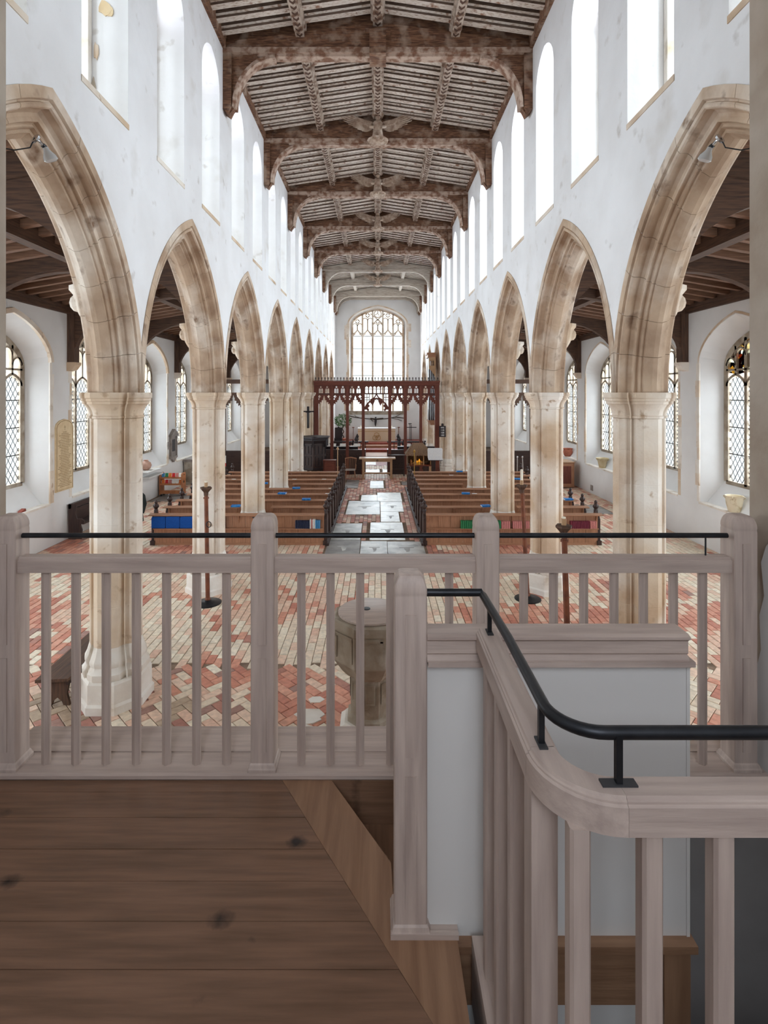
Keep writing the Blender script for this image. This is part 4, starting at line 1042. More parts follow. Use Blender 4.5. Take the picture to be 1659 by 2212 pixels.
# low door leaves standing open at the entrance
for s in (-1, 1):
    t = tag(MB().box(SX(813+s*25)-.03, YS+.1, .02, SX(813+s*25)+.03, YS+.7, 1.22).build('screen_gate', 'dark_oak_y', None, (SX(813+s*25), YS+.4, .02)), 'low dark oak gate leaf folded open on the %s of the screen doorway' % ('left' if s<0 else 'right'), 'gate')

# aisle screens
for s, side in ((-1,'left'),(1,'right')):
    t = thing('aisle_screen', 'dark oak screen with pierced arches across the %s aisle' % side, 'screen', (s*6.2, YS+.1, 0))
    x0, x1 = 4.14, XW-.08; nn = 5; st2 = (x1-x0)/nn; y = YS+.1
    MB().box(min(s*x0,s*x1), y-.1, 4.55, max(s*x0,s*x1), y+.1, 4.72).box(min(s*x0,s*x1), y-.14, 4.68, max(s*x0,s*x1), y+.14, 4.76).build('head_beam', 'roof_dark_x', t)
    for i in range(nn+1):
        x = s*(x0+st2*i); MB().box(x-.06, y-.06, 0, x+.06, y+.06, 4.55).build('screen_post', 'roof_dark_z', t)
    for i in range(nn):
        if i == 2: dz = 1.0
        a, b = sorted((s*(x0+st2*i)+.06*s, s*(x0+st2*(i+1))-.06*s)); m_ = (a+b)/2; wd = b-a
        half = [(0,0),(.05,.03),(.03,.085),(.09,.10),(.13,.06),(.17,.10),(.15,.16),(.20,.19),(.25,.15),(.28,.20),(.27,.25),(.32,.28),(.36,.26),(.38,.33),(.37,.37),(.41,.42),(.42,.48),(.445,.50)]
        L = [(a + u*wd/2/.445, 3.35 + v*1.25) for u, v in half]; low = L + [(2*m_-p[0], p[1]) for p in L[-2::-1]]
        MB().holes(low + [(b,4.1),(a,4.1)], [quatrefoil(a+wd*.16,3.92,.1), quatrefoil(b-wd*.16,3.92,.1)], 'y', y-.03, y+.03).build('tracery_panel', 'roof_dark_x', t)
        if i != 2: MB().box(a, y-.04, 0, b, y+.04, 1.1).box(a, y-.06, 1.1, b, y+.06, 1.17).build('dado_panel', 'dark_oak_x', t)

# ================================================================== pews
NTH = [ORD[i] if i < 12 else '%dth' % (i+1) for i in range(24)]
NTH[20:23] = ['21st', '22nd', '23rd']
PY0 = 14.33; PP = .954
def pew_parts(L, ex0, ex1, nb, full=True, sd=.40):
    """local: x from -L/2 to L/2, back plane at y=0 seen from the west, z up"""
    P = []
    for i in range(nb):
        a = -L/2 + L*i/nb; b = -L/2 + L*(i+1)/nb
        P.append(('back_board', MB().box(a+.004, -.012 if i % 2 else -.008, .02, b-.004, .014, .80), 'pew_oak_z'))
    P.append(('top_rail', MB().loft([[(x,-.10,.795),(x,-.105,.805),(x,-.10,.822),(x,.07,.842),(x,.075,.83),(x,.07,.80)] for x in (-L/2-ex0, L/2+ex1)]), 'pew_oak_x'))
    P.append(('seat', MB().box(-L/2, .02, .42, L/2, sd, .455), 'pew_oak_x'))
    for x in (-L/2+.05, 0, L/2-.05):
        P.append(('bracket', MB().prism([(-.012,.79),(-.09,.79),(-.07,.72),(-.03,.66),(-.012,.6)], 'x', x-.015, x+.015), 'pew_oak_z'))
    if full:
        P.append(('book_ledge', MB().box(-L/2+.03, -.15, .452, L/2-.03, -.01, .472), 'pew_oak_x'))
        P.append(('plinth_rail', MB().box(-L/2, -.02, 0, L/2, .02, .06), 'pew_oak_x'))
    return P
def bench_end(h=.88):
    mb = MB().box(-.04, -.03, 0, .04, .40, .70).box(-.06, -.08, 0, .06, .44, .12).prism([(-.03,.70),(.40,.70),(.34,.76),(.24,.80),(.22,h),(.12,h),(.10,.80),(.0,.76)], 'x', -.035, .035)
    return mb
def poppy():
    mb = MB().lathe([(.05,0),(.06,.03),(.04,.06),(.06,.10),(.075,.15),(.05,.20),(.03,.22)], (0,.17,0), 8).sphere((0,.17,.25), .045, (1,1,1.2), 8, 5)
    for a in range(4): mb.sphere((.05*math.cos(a*PI/2), .17+.05*math.sin(a*PI/2), .14), .035, (1,1,1.3), 6, 4)
    return mb
be_m = bench_end().mesh('bench_end'); be_m.materials.append(M['dark_oak_z'])
pp_m = poppy().mesh('poppyhead', smooth=50); pp_m.materials.append(M['dark_oak_z'])
pew_cache = {}
def place_pew(xa, xb, y, label, group, ends=(1,1), ex=(.15,.0), full=True, sd=.40):
    L = xb - xa; key = (round(L,3), ex, full, sd)
    if key not in pew_cache:
        ms = []
        for nm, mb, mt in pew_parts(L, ex[0], ex[1], max(2, round(L/.34)), full, sd):
            m = mb.mesh(nm); m.materials.append(M[mt]); ms.append((nm, m))
        pew_cache[key] = ms
    t = thing('oak_pew', label, 'pew', ((xa+xb)/2, y, 0), group)
    for nm, m in pew_cache[key]: inst(nm, m, t)
    for e, f in zip((-1, 1), ends):
        if f:
            b = inst('bench_end', be_m, t, (e*(L/2+.03), .03, 0)); inst('poppyhead', pp_m, b, (0, 0, .86))
    return t
LX0, LX1 = -6.02, -1.44; RX0, RX1 = 1.30, 5.92
for k in range(9):
    y = PY0 + PP*k
    for side, xa, xb in (('left',LX0,LX1),('right',RX0,RX1)):
        s = -1 if side == 'left' else 1
        hit = any(abs(y + .15 - pil(q)) < .44 for q in range(9))
        ex = (.12, .0) if s < 0 else (.0, .12)
        g = 'pews on the %s of the centre aisle' % side
        nth = 'nearest' if k == 0 else ORD[k] + ' row'
        if not hit: place_pew(xa, xb, y, 'long oak pew on the %s of the centre aisle, %s from the gallery' % (side, nth), g, (1,1), ex, True, .11 if k == 0 else .40)
        else:
            pin, pout = (-WC+.47, -WC-.47) if s < 0 else (WC-.47, WC+.47)
            if s < 0:
                place_pew(xa, pout, y, 'short oak pew between pillar and aisle on the left, %s from the gallery' % nth, g, (1,0), (.12,0)); place_pew(pin, xb, y, 'oak pew between pillar and centre aisle on the left, %s from the gallery' % nth, g, (0,1), (0,0))
            else:
                place_pew(xa, pin, y, 'oak pew between pillar and centre aisle on the right, %s from the gallery' % nth, g, (1,0), (0,0)); place_pew(pout, xb, y, 'short oak pew between pillar and aisle on the right, %s from the gallery' % nth, g, (0,1), (0,.12))
for s, x in ((-1,LX1+.10),(1,RX0-.10)):
    tag(MB().box(x-.03, PY0-.12, 0, x+.03, PY0+PP*9, .07).build('pew_kerb', 'dark_oak_y', None, (x, PY0, 0)), 'low dark oak kerb along the %s side of the centre aisle' % ('left' if s<0 else 'right'), 'kerb')
# cushions on the ledge of the nearest left pew
for i, p in enumerate((331.5, 362, 392.5, 423, 458)):
    x0 = (p-CX)*PY0/F
    z0 = .474; mb = MB(); w_, d_, h_ = .375, .10, .31
    r = .03
    mb.loft([[(x0+a_,PY0-.145+b_,z0+zq) for a_,b_ in ((i0,i0),(w_-i0,i0),(w_-i0,d_-i0),(i0,d_-i0))] for zq,i0 in ((0,.02),(.02,.004),(h_-.03,.004),(h_-.008,.012),(h_,.03))])
    o = mb.build('blue_cushion', 'cushion_blue', None, (x0+w_/2, PY0-.09, z0), smooth=30)
    tag(o, 'square royal blue cushion on the nearest left pew, %s from its aisle end' % ORD[i], 'cushion', 'blue cushions')
tag(MB().box((730-CX+16-18)*0-3.35, PY0-.114, .745, -3.02, PY0-.106, .775).build('name_plate', 'slate', None, (-3.2,PY0-.11,.745)), 'small dark plate on the top of the nearest left pew', 'plate')
# hymn books standing on the ledges
def book(px, wpx, h, mt, label, group):
    x0 = (px-CX)*(PY0-.14)/F; wd = wpx*(PY0-.14)/F
    mb = MB().loft([[(x0+a_,PY0-.145+b_,z) for a_,b_ in ((.004,0),(wd*.5,-.006),(wd-.005,0),(wd-.004,.105),(.003,.105))] for z in (.474,.474+h)])
    return tag(mb.build('hymn_book', mt, None, (x0+wd/2,PY0-.09,.474)), label, 'book', group)
for i in range(9): book(637.5+i*3.45, 3.4, .205, 'book_navy', 'navy hymn book, %s from the left in the row on the nearest left pew' % NTH[i], 'navy hymn books')
for i, (mt, c) in enumerate((('book_white','white'),('book_pink','pink'),('book_white','white'),('book_white','white'))): book(669+i*3.1, 3.0, .24, mt, '%s book, %s between the navy and the pale blue hymn books' % (c, ORD[i]), 'white books')
for i in range(4): book(681+i*2.6, 2.5, .215, 'book_sky', 'pale blue book, %s from the navy books on the nearest left pew' % NTH[i], 'pale blue books')
for i in range(22): book(995.5+i*3.95, 3.9, .205, 'book_green', 'green hymn book, %s from the left on the nearest right pew' % NTH[i], 'green hymn books')
for i in range(5): book(1083+i*3.9, 3.8, .19, 'book_pink', 'pink hymn book, %s after the green row on the nearest right pew' % NTH[i], 'pink hymn books beside green')
for i in range(9): book(1108+i*4.0, 3.9, .19, 'book_pink', 'pink hymn book, %s from the left behind the candle stand' % NTH[i], 'pink hymn books behind stand')
for i in range(12): book(1233+i*3.4, 3.3, .19, 'book_maroon', 'maroon hymn book, %s from the left in the maroon row' % NTH[i], 'maroon hymn books')
for i in range(4): book(1275+i*3.6, 3.5, .19, 'book_pink', 'pink hymn book, %s after the maroon row on the nearest right pew' % NTH[i], 'pink hymn books at the end')
# service books and slips lying on the pew tops
def lay(px, py, kind, label):
    Y = (H-.84)*F/(py-CY); k = min(range(9), key=lambda q: abs(PY0+PP*q-Y)); y = PY0+PP*k-.015; x = (px-CX)*y/F
    a = random.uniform(-.15,.15); ca, sa = math.cos(a), math.sin(a)
    def rot(pts): return [(x+u*ca-v*sa, y+u*sa+v*ca) for u, v in pts]
    zq = .838
    if kind == 'book':
        t = thing('service_book', label, 'book', (x,y,zq), 'blue service books')
        MB().prism(rot(((-.13,-.09),(.13,-.09),(.13,.09),(-.13,.09))),'z',zq+.03,zq+.036).prism(rot(((-.13,-.095),(.13,-.095),(.13,-.088),(-.13,-.088))),'z',zq-.004,zq+.036).prism(rot(((-.13,-.09),(.13,-.09),(.13,.09),(-.13,.09))),'z',zq-.006,zq+.0).build('cover','book_blue',t)
        MB().prism(rot(((-.125,-.085),(.12,-.085),(.12,.085),(-.125,.085))),'z',zq,zq+.03).build('pages','paper',t)
    else:
        tag(MB().prism(rot(((-.08,-.05),(.08,-.05),(.08,.05),(-.08,.05))),'z',zq+.002,zq+.006).build('paper_slip','paper',None,(x,y,zq)), label, 'paper', 'paper slips')
for px, py, l in ((510,1095,'second left row'),(571,1045,'left pews beside the fourth pillar'),(640,1054,'fifth row on the left near the aisle'),(610,1068,'fourth row on the left'),(662,1081,'third row on the left, nearest the aisle'),
                  (992,1020,'last row on the right'),(1118,1039,'right pews behind the tall candle stand'),(1006,1061,'fourth row on the right'),(1049,1097,'second right row by the third pillar'),(1227,1083,'outer end of the right pews')):
    lay(px, py, 'book', 'blue service book lying on a pew top, ' + l)
for px, py, l in ((505,1038,'beside the second left pillar'),(636,1034,'upper left rows'),(715,1058,'aisle end of the fifth left row'),(708,1069,'aisle end of the fourth left row'),(1025,1063,'fourth right row'),(975,1027,'eighth right row'),(700,1033,'aisle end of the seventh left row')):
    lay(px, py, 'slip', 'white paper slip on a pew top, ' + l)

# ================================================================== candle stands
def candle_stand(base, top, label, candle_h, cw=.115):
    t = thing('candle_stand', label, 'candle stand', base, 'candle stands')
    b, tp = Vector(base), Vector(top)
    MB().lathe([(.26,0),(.26,.015),(.22,.03),(.08,.05),(.06,.07)], base, 20).build('foot', 'iron', t, smooth=40)
    MB().tube([b+Vector((0,0,.05)), b.lerp(tp,.04), b.lerp(tp,.05), b.lerp(tp,.93)], [.055,.055,.044,.04], 8).build('shaft', 'rust_iron', t)
    MB().tube([b.lerp(tp,.90), b.lerp(tp,.905)+Vector((0,0,.015))], [.055,.055], 8).build('collar', 'rust_iron', t)
    MB().lathe([(.042,-.17),(.05,-.10),(.085,-.06),(cw,-.03),(cw,-.005),(cw*.9,0)], tuple(tp), 6).build('cup', 'roof_dark_z', t)
    MB().lathe([(.035,0),(.035,.09),(.03,.09)], tuple(tp), 8).build('holder', 'pale_oak_z', t)
    MB().lathe([(.026,.08),(.026,.08+candle_h),(.01,.085+candle_h)], tuple(tp), 8).build('candle', 'candle', t)
    return t
b = FL(449, 1303); tp = PW(445, 1052, b[1])
t = candle_stand(b, tp, 'tall rust-brown candle stand before the second left pillar', .04)
q = PW(451, 1133, b[1]-.06); MB().tube([(q[0]+.045*math.cos(a), q[1], q[2]+.055*math.sin(a)) for a in [2*PI*i/12 for i in range(13)]], .009, 6).build('ring', 'iron', t)
b = FL(1140, 1294); candle_stand(b, PW(1127, 1047, b[1]), 'tall rust-brown candle stand with long candle before the second right pillar', .22)
b = (2.62, 7.29, 0); candle_stand(b, PW(1218, 1134, 7.29), 'nearer rust-brown candle stand with short candle on the right', .03, .115)
# ================================================================== font
fx, fy = -.09, 6.60
t = thing('stone_font', 'octagonal grey stone font with round wooden lid', 'font', (fx, fy, 0))
def octo(r, z, rot=22.5): return [(fx + r*math.cos(math.radians(rot+45*i)), fy + r*math.sin(math.radians(rot+45*i)), z) for i in range(8)]
MB().loft([octo(.40,0),octo(.40,.05),octo(.34,.07),octo(.34,.10)]).build('plinth', 'stone_white', t)
MB().loft([octo(.30,.10),octo(.30,.16),octo(.26,.19),octo(.26,.64),octo(.29,.66)]).build('stem', 'stone_grey', t)
for i in range(8):
    a = math.radians(45*i); c, s_ = math.cos(a), math.sin(a)
    x, y = fx + .245*c, fy + .245*s_
    MB().add([(x-.06*s_+.006*c, y+.06*c+.006*s_, .36),(x+.06*s_+.006*c, y-.06*c+.006*s_, .36),(x+.06*s_+.006*c, y-.06*c+.006*s_, .60),(x-.06*s_+.006*c, y+.06*c+.006*s_, .60),
              (x-.045*s_-.002*c, y+.045*c-.002*s_, .38),(x+.045*s_-.002*c, y-.045*c-.002*s_, .38),(x+.045*s_-.002*c, y-.045*c-.002*s_, .57),(x-.045*s_-.002*c, y+.045*c-.002*s_, .57)],
             [(0,1,5,4),(1,2,6,5),(2,3,7,6),(3,0,4,7),(4,5,6,7)]).build('stem_panel', 'stone_grey', t)
MB().loft([octo(.30,.66),octo(.36,.72),octo(.46,.86),octo(.47,.88),octo(.475,.92),octo(.475,1.24),octo(.485,1.26),octo(.485,1.355),octo(.46,1.37)]).build('bowl', 'stone_grey', t)
for i in range(8):
    a = math.radians(45*i); c, s_ = math.cos(a), math.sin(a); ap = .475*math.cos(PI/8)
    mb = MB()
    for (w0, z0, w1, z1) in ((-.15,.94,-.12,1.22),(.12,.94,.15,1.22)):
        pts = [(ap, w0),(ap+.012, w0),(ap+.012, w1),(ap, w1)]
        mb.prism([(fx+p*c-q*s_, fy+p*s_+q*c) for p, q in pts], 'z', z0, z1)
    mb.prism([(fx+p*c-q*s_, fy+p*s_+q*c) for p, q in ((ap,-.15),(ap+.012,-.15),(ap+.012,.15),(ap,.15))], 'z', 1.20, 1.24)
    mb.build('panel_frame', 'stone_grey', t)
lid = MB().lathe([(.395,1.372),(.40,1.378),(.40,1.40),(.39,1.408),(.0001,1.412)], (fx,fy,0), 32).build('lid', 'limed_oak_x', t, smooth=40)
MB().lathe([(.05,1.412),(.045,1.42),(.0001,1.421)], (fx-.05,fy+.02,0), 12).tube([(fx-.16,fy-.03,1.414),(fx-.13,fy-.06,1.43),(fx-.10,fy-.05,1.414)], .008, 6).build('lid_ring', 'iron', lid)
# rubble footing stones round the font
rr = random.Random(3)
for i in range(10):
    a = rr.uniform(2.4, 4.6); r = rr.uniform(.58,.95); x, y = fx+r*math.cos(a), fy+r*math.sin(a); n = rr.randint(5,7); sz = rr.uniform(.10,.19)
    rd = [sz*(.8+.4*rr.random()) for q in range(n)]; zt2 = rr.uniform(.008,.03)
    MB().loft([[(x+rd[q]*math.cos(2*PI*q/n), y+.7*rd[q]*math.sin(2*PI*q/n), zz2) for q in range(n)] for zz2 in (-.012,zt2)]).build('rubble_stone', 'stone_white', floor)

# ================================================================== benches and wall things
t = thing('oak_form', 'small dark oak form standing beside the first left pillar', 'bench', (-4.2, 7.4, 0))
import mathutils
R = mathutils.Matrix.Rotation(math.radians(6), 4, 'Z')
MB().prism([(-4.38,6.80),(-3.98,6.84),(-4.02,8.2),(-4.42,8.16)], 'z', .385, .425).build('seat', 'roof_dark_y', t)
for y in (7.0, 8.0):
    MB().prism([(-4.36,.0),(-4.28,.0),(-4.26,.05),(-4.2,.10),(-4.14,.05),(-4.12,0),(-4.04,0),(-4.08,.15),(-4.03,.385),(-4.37,.385),(-4.32,.15)], 'y', y-.02, y+.02).build('leg', 'roof_dark_z', t)
MB().box(-4.36, 6.95, .28, -4.33, 8.05, .385).box(-4.07, 6.95, .28, -4.04, 8.05, .385).build('apron', 'dark_oak_y', t)
# settle against the left aisle wall
ye = 14.9
t = thing('oak_settle', 'dark oak settle with shaped end against the left aisle wall', 'settle', (-8.4, ye, 0))
end = [(-8.66,0),(-8.30,0),(-8.28,.25),(-8.33,.40),(-8.24,.44),(-8.22,.50),(-8.30,.56),(-8.42,.56),(-8.46,.70),(-8.44,.92),(-8.50,.98),(-8.66,.98)]
for y in (ye, ye+1.9): MB().prism([(p[0], p[1]) for p in end], 'y', y, y+.05).build('end_panel', 'dark_oak_z', t)
MB().box(-8.65, ye+.05, .40, -8.25, ye+1.9, .44).build('seat', 'dark_oak_y', t)
MB().box(-8.66, ye+.05, .44, -8.62, ye+1.9, .80).build('back', 'dark_oak_y', t); MB().box(-8.66, ye, .84, -8.58, ye+1.95, .97).build('top_rail', 'dark_oak_y', t)
# inscribed wall tablet
yc = pil(2) - .30; xw_ = -XW
t = thing('wall_tablet', 'tall cream stone tablet with carved inscription on the left aisle wall', 'tablet', (xw_, yc, 1.4))
out = [(yc-.40,1.40),(yc+.40,1.40)] + [(yc+.40,3.15),(yc+.36,3.25),(yc+.22,3.33),(yc,3.37),(yc-.22,3.33),(yc-.36,3.25),(yc-.40,3.15)]
MB().prism(out, 'x', xw_, xw_+.045).build('slab', 'plaque_stone', t)
MB().ribbon([(yc+(p[0]-yc)*.93, 2.38+(p[1]-2.38)*.965) for p in out], .012, 'x', xw_+.044, xw_+.052, True).build('border_line', 'inscription', t)
rr = random.Random(2); mb = MB()
for i in range(34):
    z_ = 3.0 - i*.045; hw = .08 if i == 0 else rr.uniform(.16,.33); x = yc-hw
    while x < yc+hw:
        wl = rr.uniform(.02,.07); mb.box(xw_+.0445, x, z_, xw_+.0475, min(x+wl, yc+hw), z_+.017); x += wl+.014
mb.box(xw_+.0445, yc-.006, 3.06, xw_+.0475, yc+.006, 3.2).box(xw_+.0445, yc-.04, 3.14, xw_+.0475, yc+.04, 3.152).build('inscription', 'inscription', t)
# classical monument further along
yc = pil(4) - .36
t = thing('wall_monument', 'grey marble wall monument with pediment between left aisle windows', 'monument', (xw_, yc, 1.2))
MB().box(xw_,yc-.26,1.42,xw_+.06,yc+.26,2.25).build('slab', 'marble_grey', t); MB().box(xw_+.055,yc-.16,1.62,xw_+.068,yc+.16,2.12).build('inscribed_panel', 'slate', t)
MB().prism([(yc-.38,2.25),(yc+.38,2.25),(yc+.38,2.32),(yc,2.56),(yc-.38,2.32)],'x',xw_,xw_+.14).build('pediment','marble_grey',t)
for q in (-1,1): MB().box(xw_,yc+q*.30-.04,1.42,xw_+.10,yc+q*.30+.04,2.25).build('pilaster','marble_grey',t)
MB().prism([(yc-.36,1.42),(yc-.36,1.34),(yc-.2,1.30),(yc,1.16),(yc+.2,1.30),(yc+.36,1.34),(yc+.36,1.42)],'x',xw_,xw_+.10).build('apron','marble_grey',t)
MB().box(xw_,yc-.55,1.75,xw_+.05,yc-.34,2.05).build('side_scroll','marble_grey',t)
# two pale leaflet shelves on the wall behind the first pillar
for i, z_ in enumerate((.92, 1.10)):
    tag(MB().box(xw_, 19.6, z_, xw_+.28-.06*i, 20.9, z_+.05).build('wall_shelf', 'panel_white', None, (xw_+.1,20.2,z_)), '%s white shelf below the second left aisle window' % ('lower' if i==0 else 'upper'), 'shelf', 'white wall shelves')
# stone chest tomb
t = thing('chest_tomb', 'grey stone chest tomb standing against the left aisle wall', 'tomb', (-8.1, 24.6, 0))
MB().box(-8.68,23.7,0,-7.7,25.6,.12).build('plinth','stone_grey',t); MB().box(-8.66,23.78,.12,-7.78,25.5,1.0).build('chest','stone_grey',t); MB().box(-8.69,23.7,1.0,-7.68,25.6,1.12).build('slab','marble_grey',t)
# bookcase trolley
bx0, bx1, by_ = -8.62, -7.72, 21.0
t = thing('book_trolley', 'orange-brown wooden book trolley with three tiers against the left aisle wall', 'bookcase', ((bx0+bx1)/2, by_, 0))
for x in (bx0, bx1-.04):
    mb = MB().holes([(by_,.06),(by_+.42,.06),(by_+.42,.86),(by_+.36,.92),(by_+.06,.92),(by_,.86)], [[(by_+.13,.80),(by_+.29,.80),(by_+.29,.85),(by_+.13,.85)],[(by_+.13,.5),(by_+.29,.5),(by_+.29,.6),(by_+.13,.6)]], 'x', x, x+.035)
    mb.build('end_panel', 'trolley_wood', t)
for z_ in (.14, .46, .72): MB().box(bx0+.03,by_+.02,z_,bx1-.04,by_+.40,z_+.02).build('shelf','trolley_wood',t)
MB().box(bx0+.03,by_+.01,.10,bx1-.04,by_+.03,.24).box(bx0+.03,by_+.01,.44,bx1-.04,by_+.03,.51).box(bx0+.03,by_+.01,.70,bx1-.04,by_+.03,.76).build('rail','trolley_wood',t)
for x in (bx0+.05,bx1-.06):
    for y in (by_+.05,by_+.35): MB().lathe([(.03,0),(.035,.03),(.03,.06)],(x,y,0),8).build('castor','iron',t)
cs = ['book_orange','paper','book_sky','book_red','paper','book_green','book_pink','book_orange']
for r_, z_ in enumerate((.48,.74)):
    for i in range(6):
        x = bx0+.07+i*.135
        o = MB().add([(x,by_+.06,z_),(x+.115,by_+.06,z_),(x+.115,by_+.10,z_+.17),(x,by_+.10,z_+.17),(x,by_+.075,z_),(x+.115,by_+.075,z_),(x+.115,by_+.115,z_+.17),(x,by_+.115,z_+.17)],[(0,1,2,3),(4,5,6,7),(0,1,5,4),(1,2,6,5),(2,3,7,6),(3,0,4,7)]).build('picture_book', cs[(i*3+r_*2)%8], None, (x,by_+.06,z_))
        tag(o, 'small picture book, %s from the left on the %s tier of the trolley' % (ORD[i], ('middle','top')[r_]), 'book', 'picture books on the %s tier' % ('middle','top')[r_])
# white folding trestle behind it
tag(MB().tube([(-7.66,22.3,0),(-7.35,22.3,.78)],.02,6).tube([(-7.35,22.3,0),(-7.66,22.3,.78)],.02,6).box(-7.72,22.1,.78,-7.25,22.7,.81).build('folding_stand','paper',None,(-7.5,22.3,0)), 'white folding stand with crossed legs beside the book trolley', 'stand')
# cupboard in the right aisle
cx0, cx1, cy0 = 7.55, 8.42, 22.8
t = thing('oak_cupboard', 'oak panelled cupboard with pale top against the right aisle wall', 'cupboard', (cx0, cy0, 0))
MB().box(cx0,cy0,.04,cx1,cy0+.9,1.10).build('carcass','pew_oak_z',t)
d = MB().box(cx0+.03,cy0-.02,.08,cx1-.05,cy0,1.06).build('door','pew_oak_z',t)
MB().box(cx0+.12,cy0-.026,.20,cx1-.14,cy0-.02,.95).build('door_panel','screen_oak_z',d); MB().sphere((cx0+.08,cy0-.04,.6),.02).build('knob','brass',d)
MB().box(cx0-.03,cy0-.04,1.10,cx1+.03,cy0+.95,1.13).build('top','pale_oak_x',t)
tag(MB().box(XW-.015,21.5,.12,XW,21.75,.34).build('socket_box','marble_grey',None,(XW,21.6,.12)), 'small grey socket box low on the right aisle wall', 'socket')
# pots on the window ledges
def pot(prof, loc, mt, label, handles=0, tilt=0):
    t = thing('clay_pot', label, 'pot', loc, 'pots on the window ledges')
    MB().lathe(prof, loc, 20).build('vessel', mt, t, smooth=45)
    for i in range(handles):
        a = 2*PI*i/handles + .8; r = prof[-3][0]; zt2 = prof[-3][1]; c, s_ = math.cos(a), math.sin(a)
        MB().tube([(loc[0]+r*.98*c,loc[1]+r*.98*s_,loc[2]+zt2),(loc[0]+(r+.045)*c,loc[1]+(r+.045)*s_,loc[2]+zt2-.03),(loc[0]+r*.95*c,loc[1]+r*.95*s_,loc[2]+zt2-.09)], .014, 6).build('handle', mt, t)
    if tilt: t.rotation_euler = (0, tilt, 0)
zl_ = ASILL+.004
y = YX(1588, 8.83); pot([(.12,0),(.135,.02),(.17,.16),(.19,.30),(.185,.36),(.20,.385),(.205,.40),(.185,.395),(.15,.2),(.10,.05)], (8.81,y,zl_), 'glazed_cream', 'large cream glazed pot with lug handles on the nearest right window ledge', 4)
y = YX(1303, 8.83); pot([(.12,0),(.15,.12),(.18,.27),(.215,.34),(.235,.37),(.23,.385),(.21,.38),(.15,.2),(.10,.05)], (8.80,y,zl_), 'ochre_pot', 'ochre flared pot on the third right window ledge', 4)
y = YX(1228, 8.83); pot([(.13,0),(.18,.06),(.215,.20),(.19,.31),(.215,.345),(.22,.37),(.20,.365),(.17,.2),(.10,.05)], (8.80,y,zl_), 'terracotta', 'round terracotta pot on the right window ledge beyond the cupboard', 2)
y = YX(315, -8.83); pot([(.08,0),(.16,.06),(.20,.18),(.17,.28),(.09,.33),(.08,.36),(.10,.38),(.08,.375),(.06,.3),(.05,.1)], (-8.82,y,zl_), 'terracotta_pale', 'pale pink clay jug on the left window ledge behind the first pillar', 0)
for s, p, l in ((1,1512,'right'),(-1,48,'left')):
    y = YX(p, s*8.78); tag(MB().prism([(y-.09,zl_),(y+.09,zl_),(y+.07,zl_+.07),(y-.06,zl_+.03)],'x',s*8.74,s*8.84).build('tile_fragment','tile_red',None,(s*8.79,y,zl_)), 'broken red tile wedge on the nearest %s window ledge' % l, 'tile')
# lamps clipped on the first arches
for s, l in ((-1,'left'),(1,'right')):
    mnt = PW(CX+s*738, 298, 5.02); blb = PW(CX+s*710, 328, 5.15); mnt = (s*3.235, mnt[1], mnt[2]); blb = (s*3.17, blb[1], blb[2])
    t = thing('arch_spotlight', 'small reflector spotlight fixed to the first %s arch' % l, 'lamp', mnt, 'arch spotlights')
    a, b = Vector(mnt), Vector(blb)
    MB().tube([a, a.lerp(b,.12)], [.05,.05], 12).build('mount', 'chrome', t)
    MB().tube([a, a.lerp(b,.3)+Vector((0,0,.01)), a.lerp(b,.55)], .014, 8).build('arm', 'chrome', t)
    MB().tube([a.lerp(b,.5), a.lerp(b,.7)], [.022,.022], 10).build('socket', 'iron', t)
    d = (b-a).normalized(); d = (d + Vector((0,-.2,-.9))).normalized()
    p0 = a.lerp(b,.68)
    MB().tube([p0, p0+d*.03, p0+d*.08, p0+d*.115, p0+d*.13], [.024,.028,.058,.064,.045], 16).build('bulb', 'bulb_glass', t, smooth=60)
    MB().tube([a, a+Vector((s*.03,-.02,-.10)), a+Vector((s*.12,-.10,-.16)), a+Vector((s*.3,-.22,-.17))], .006, 6).build('cable', 'iron', t)
# ================================================================== person standing behind the first left pillar
def skin_mesh(name, pts, edges, radii, mtl, parent, sub=2, root=0):
    me = bpy.data.meshes.new(name); me.from_pydata(pts, edges, [])
    o = bpy.data.objects.new(name, me); C.objects.link(o); o.parent = parent
    m = o.modifiers.new('skin', 'SKIN'); m.use_smooth_shade = True
    if not me.skin_vertices: me.skin_vertices.new()
    for v, r in zip(me.skin_vertices[0].data, radii): v.radius = r if isinstance(r, tuple) else (r, r)
    me.skin_vertices[0].data[root].use_root = True
    s = o.modifiers.new('sub', 'SUBSURF'); s.levels = sub; s.render_levels = sub
    me.materials.append(M[mtl]); return o
pb = (-6.42, 14.05, 0)
per = thing('person', 'person in a dark green coat and navy trousers half hidden behind the first left pillar', 'person', pb)
P = [(0,0,.95),(0,.0,1.15),(0,.0,1.38),(0,.012,1.47),(0,.008,1.54),(0,-.008,1.59),(0,-.012,1.65),(0,-.008,1.72),(0,-.004,1.765)]
E = [(0,1),(1,2),(2,3),(3,4),(4,5),(5,6),(6,7),(7,8)]; Rr = [(.15,.11),(.14,.10),(.15,.10),(.07,.07),(.06,.062),(.078,.088),(.092,.112),(.082,.10),(.035,.045)]
for s in (-1, 1):
    n = len(P); P += [(s*.15,0,1.395),(s*.225,.02,1.16),(s*.215,-.06,.95),(s*.21,-.085,.87),(s*.10,0,.88),(s*.10,.01,.50),(s*.10,.03,.09),(s*.11,-.11,.04)]
    E += [(2,n),(n,n+1),(n+1,n+2),(n+2,n+3),(0,n+4),(n+4,n+5),(n+5,n+6),(n+6,n+7)]; Rr += [.048,.042,.034,.036,.085,.06,.04,.035]
body = skin_mesh('body', P, E, Rr, 'skin', per)
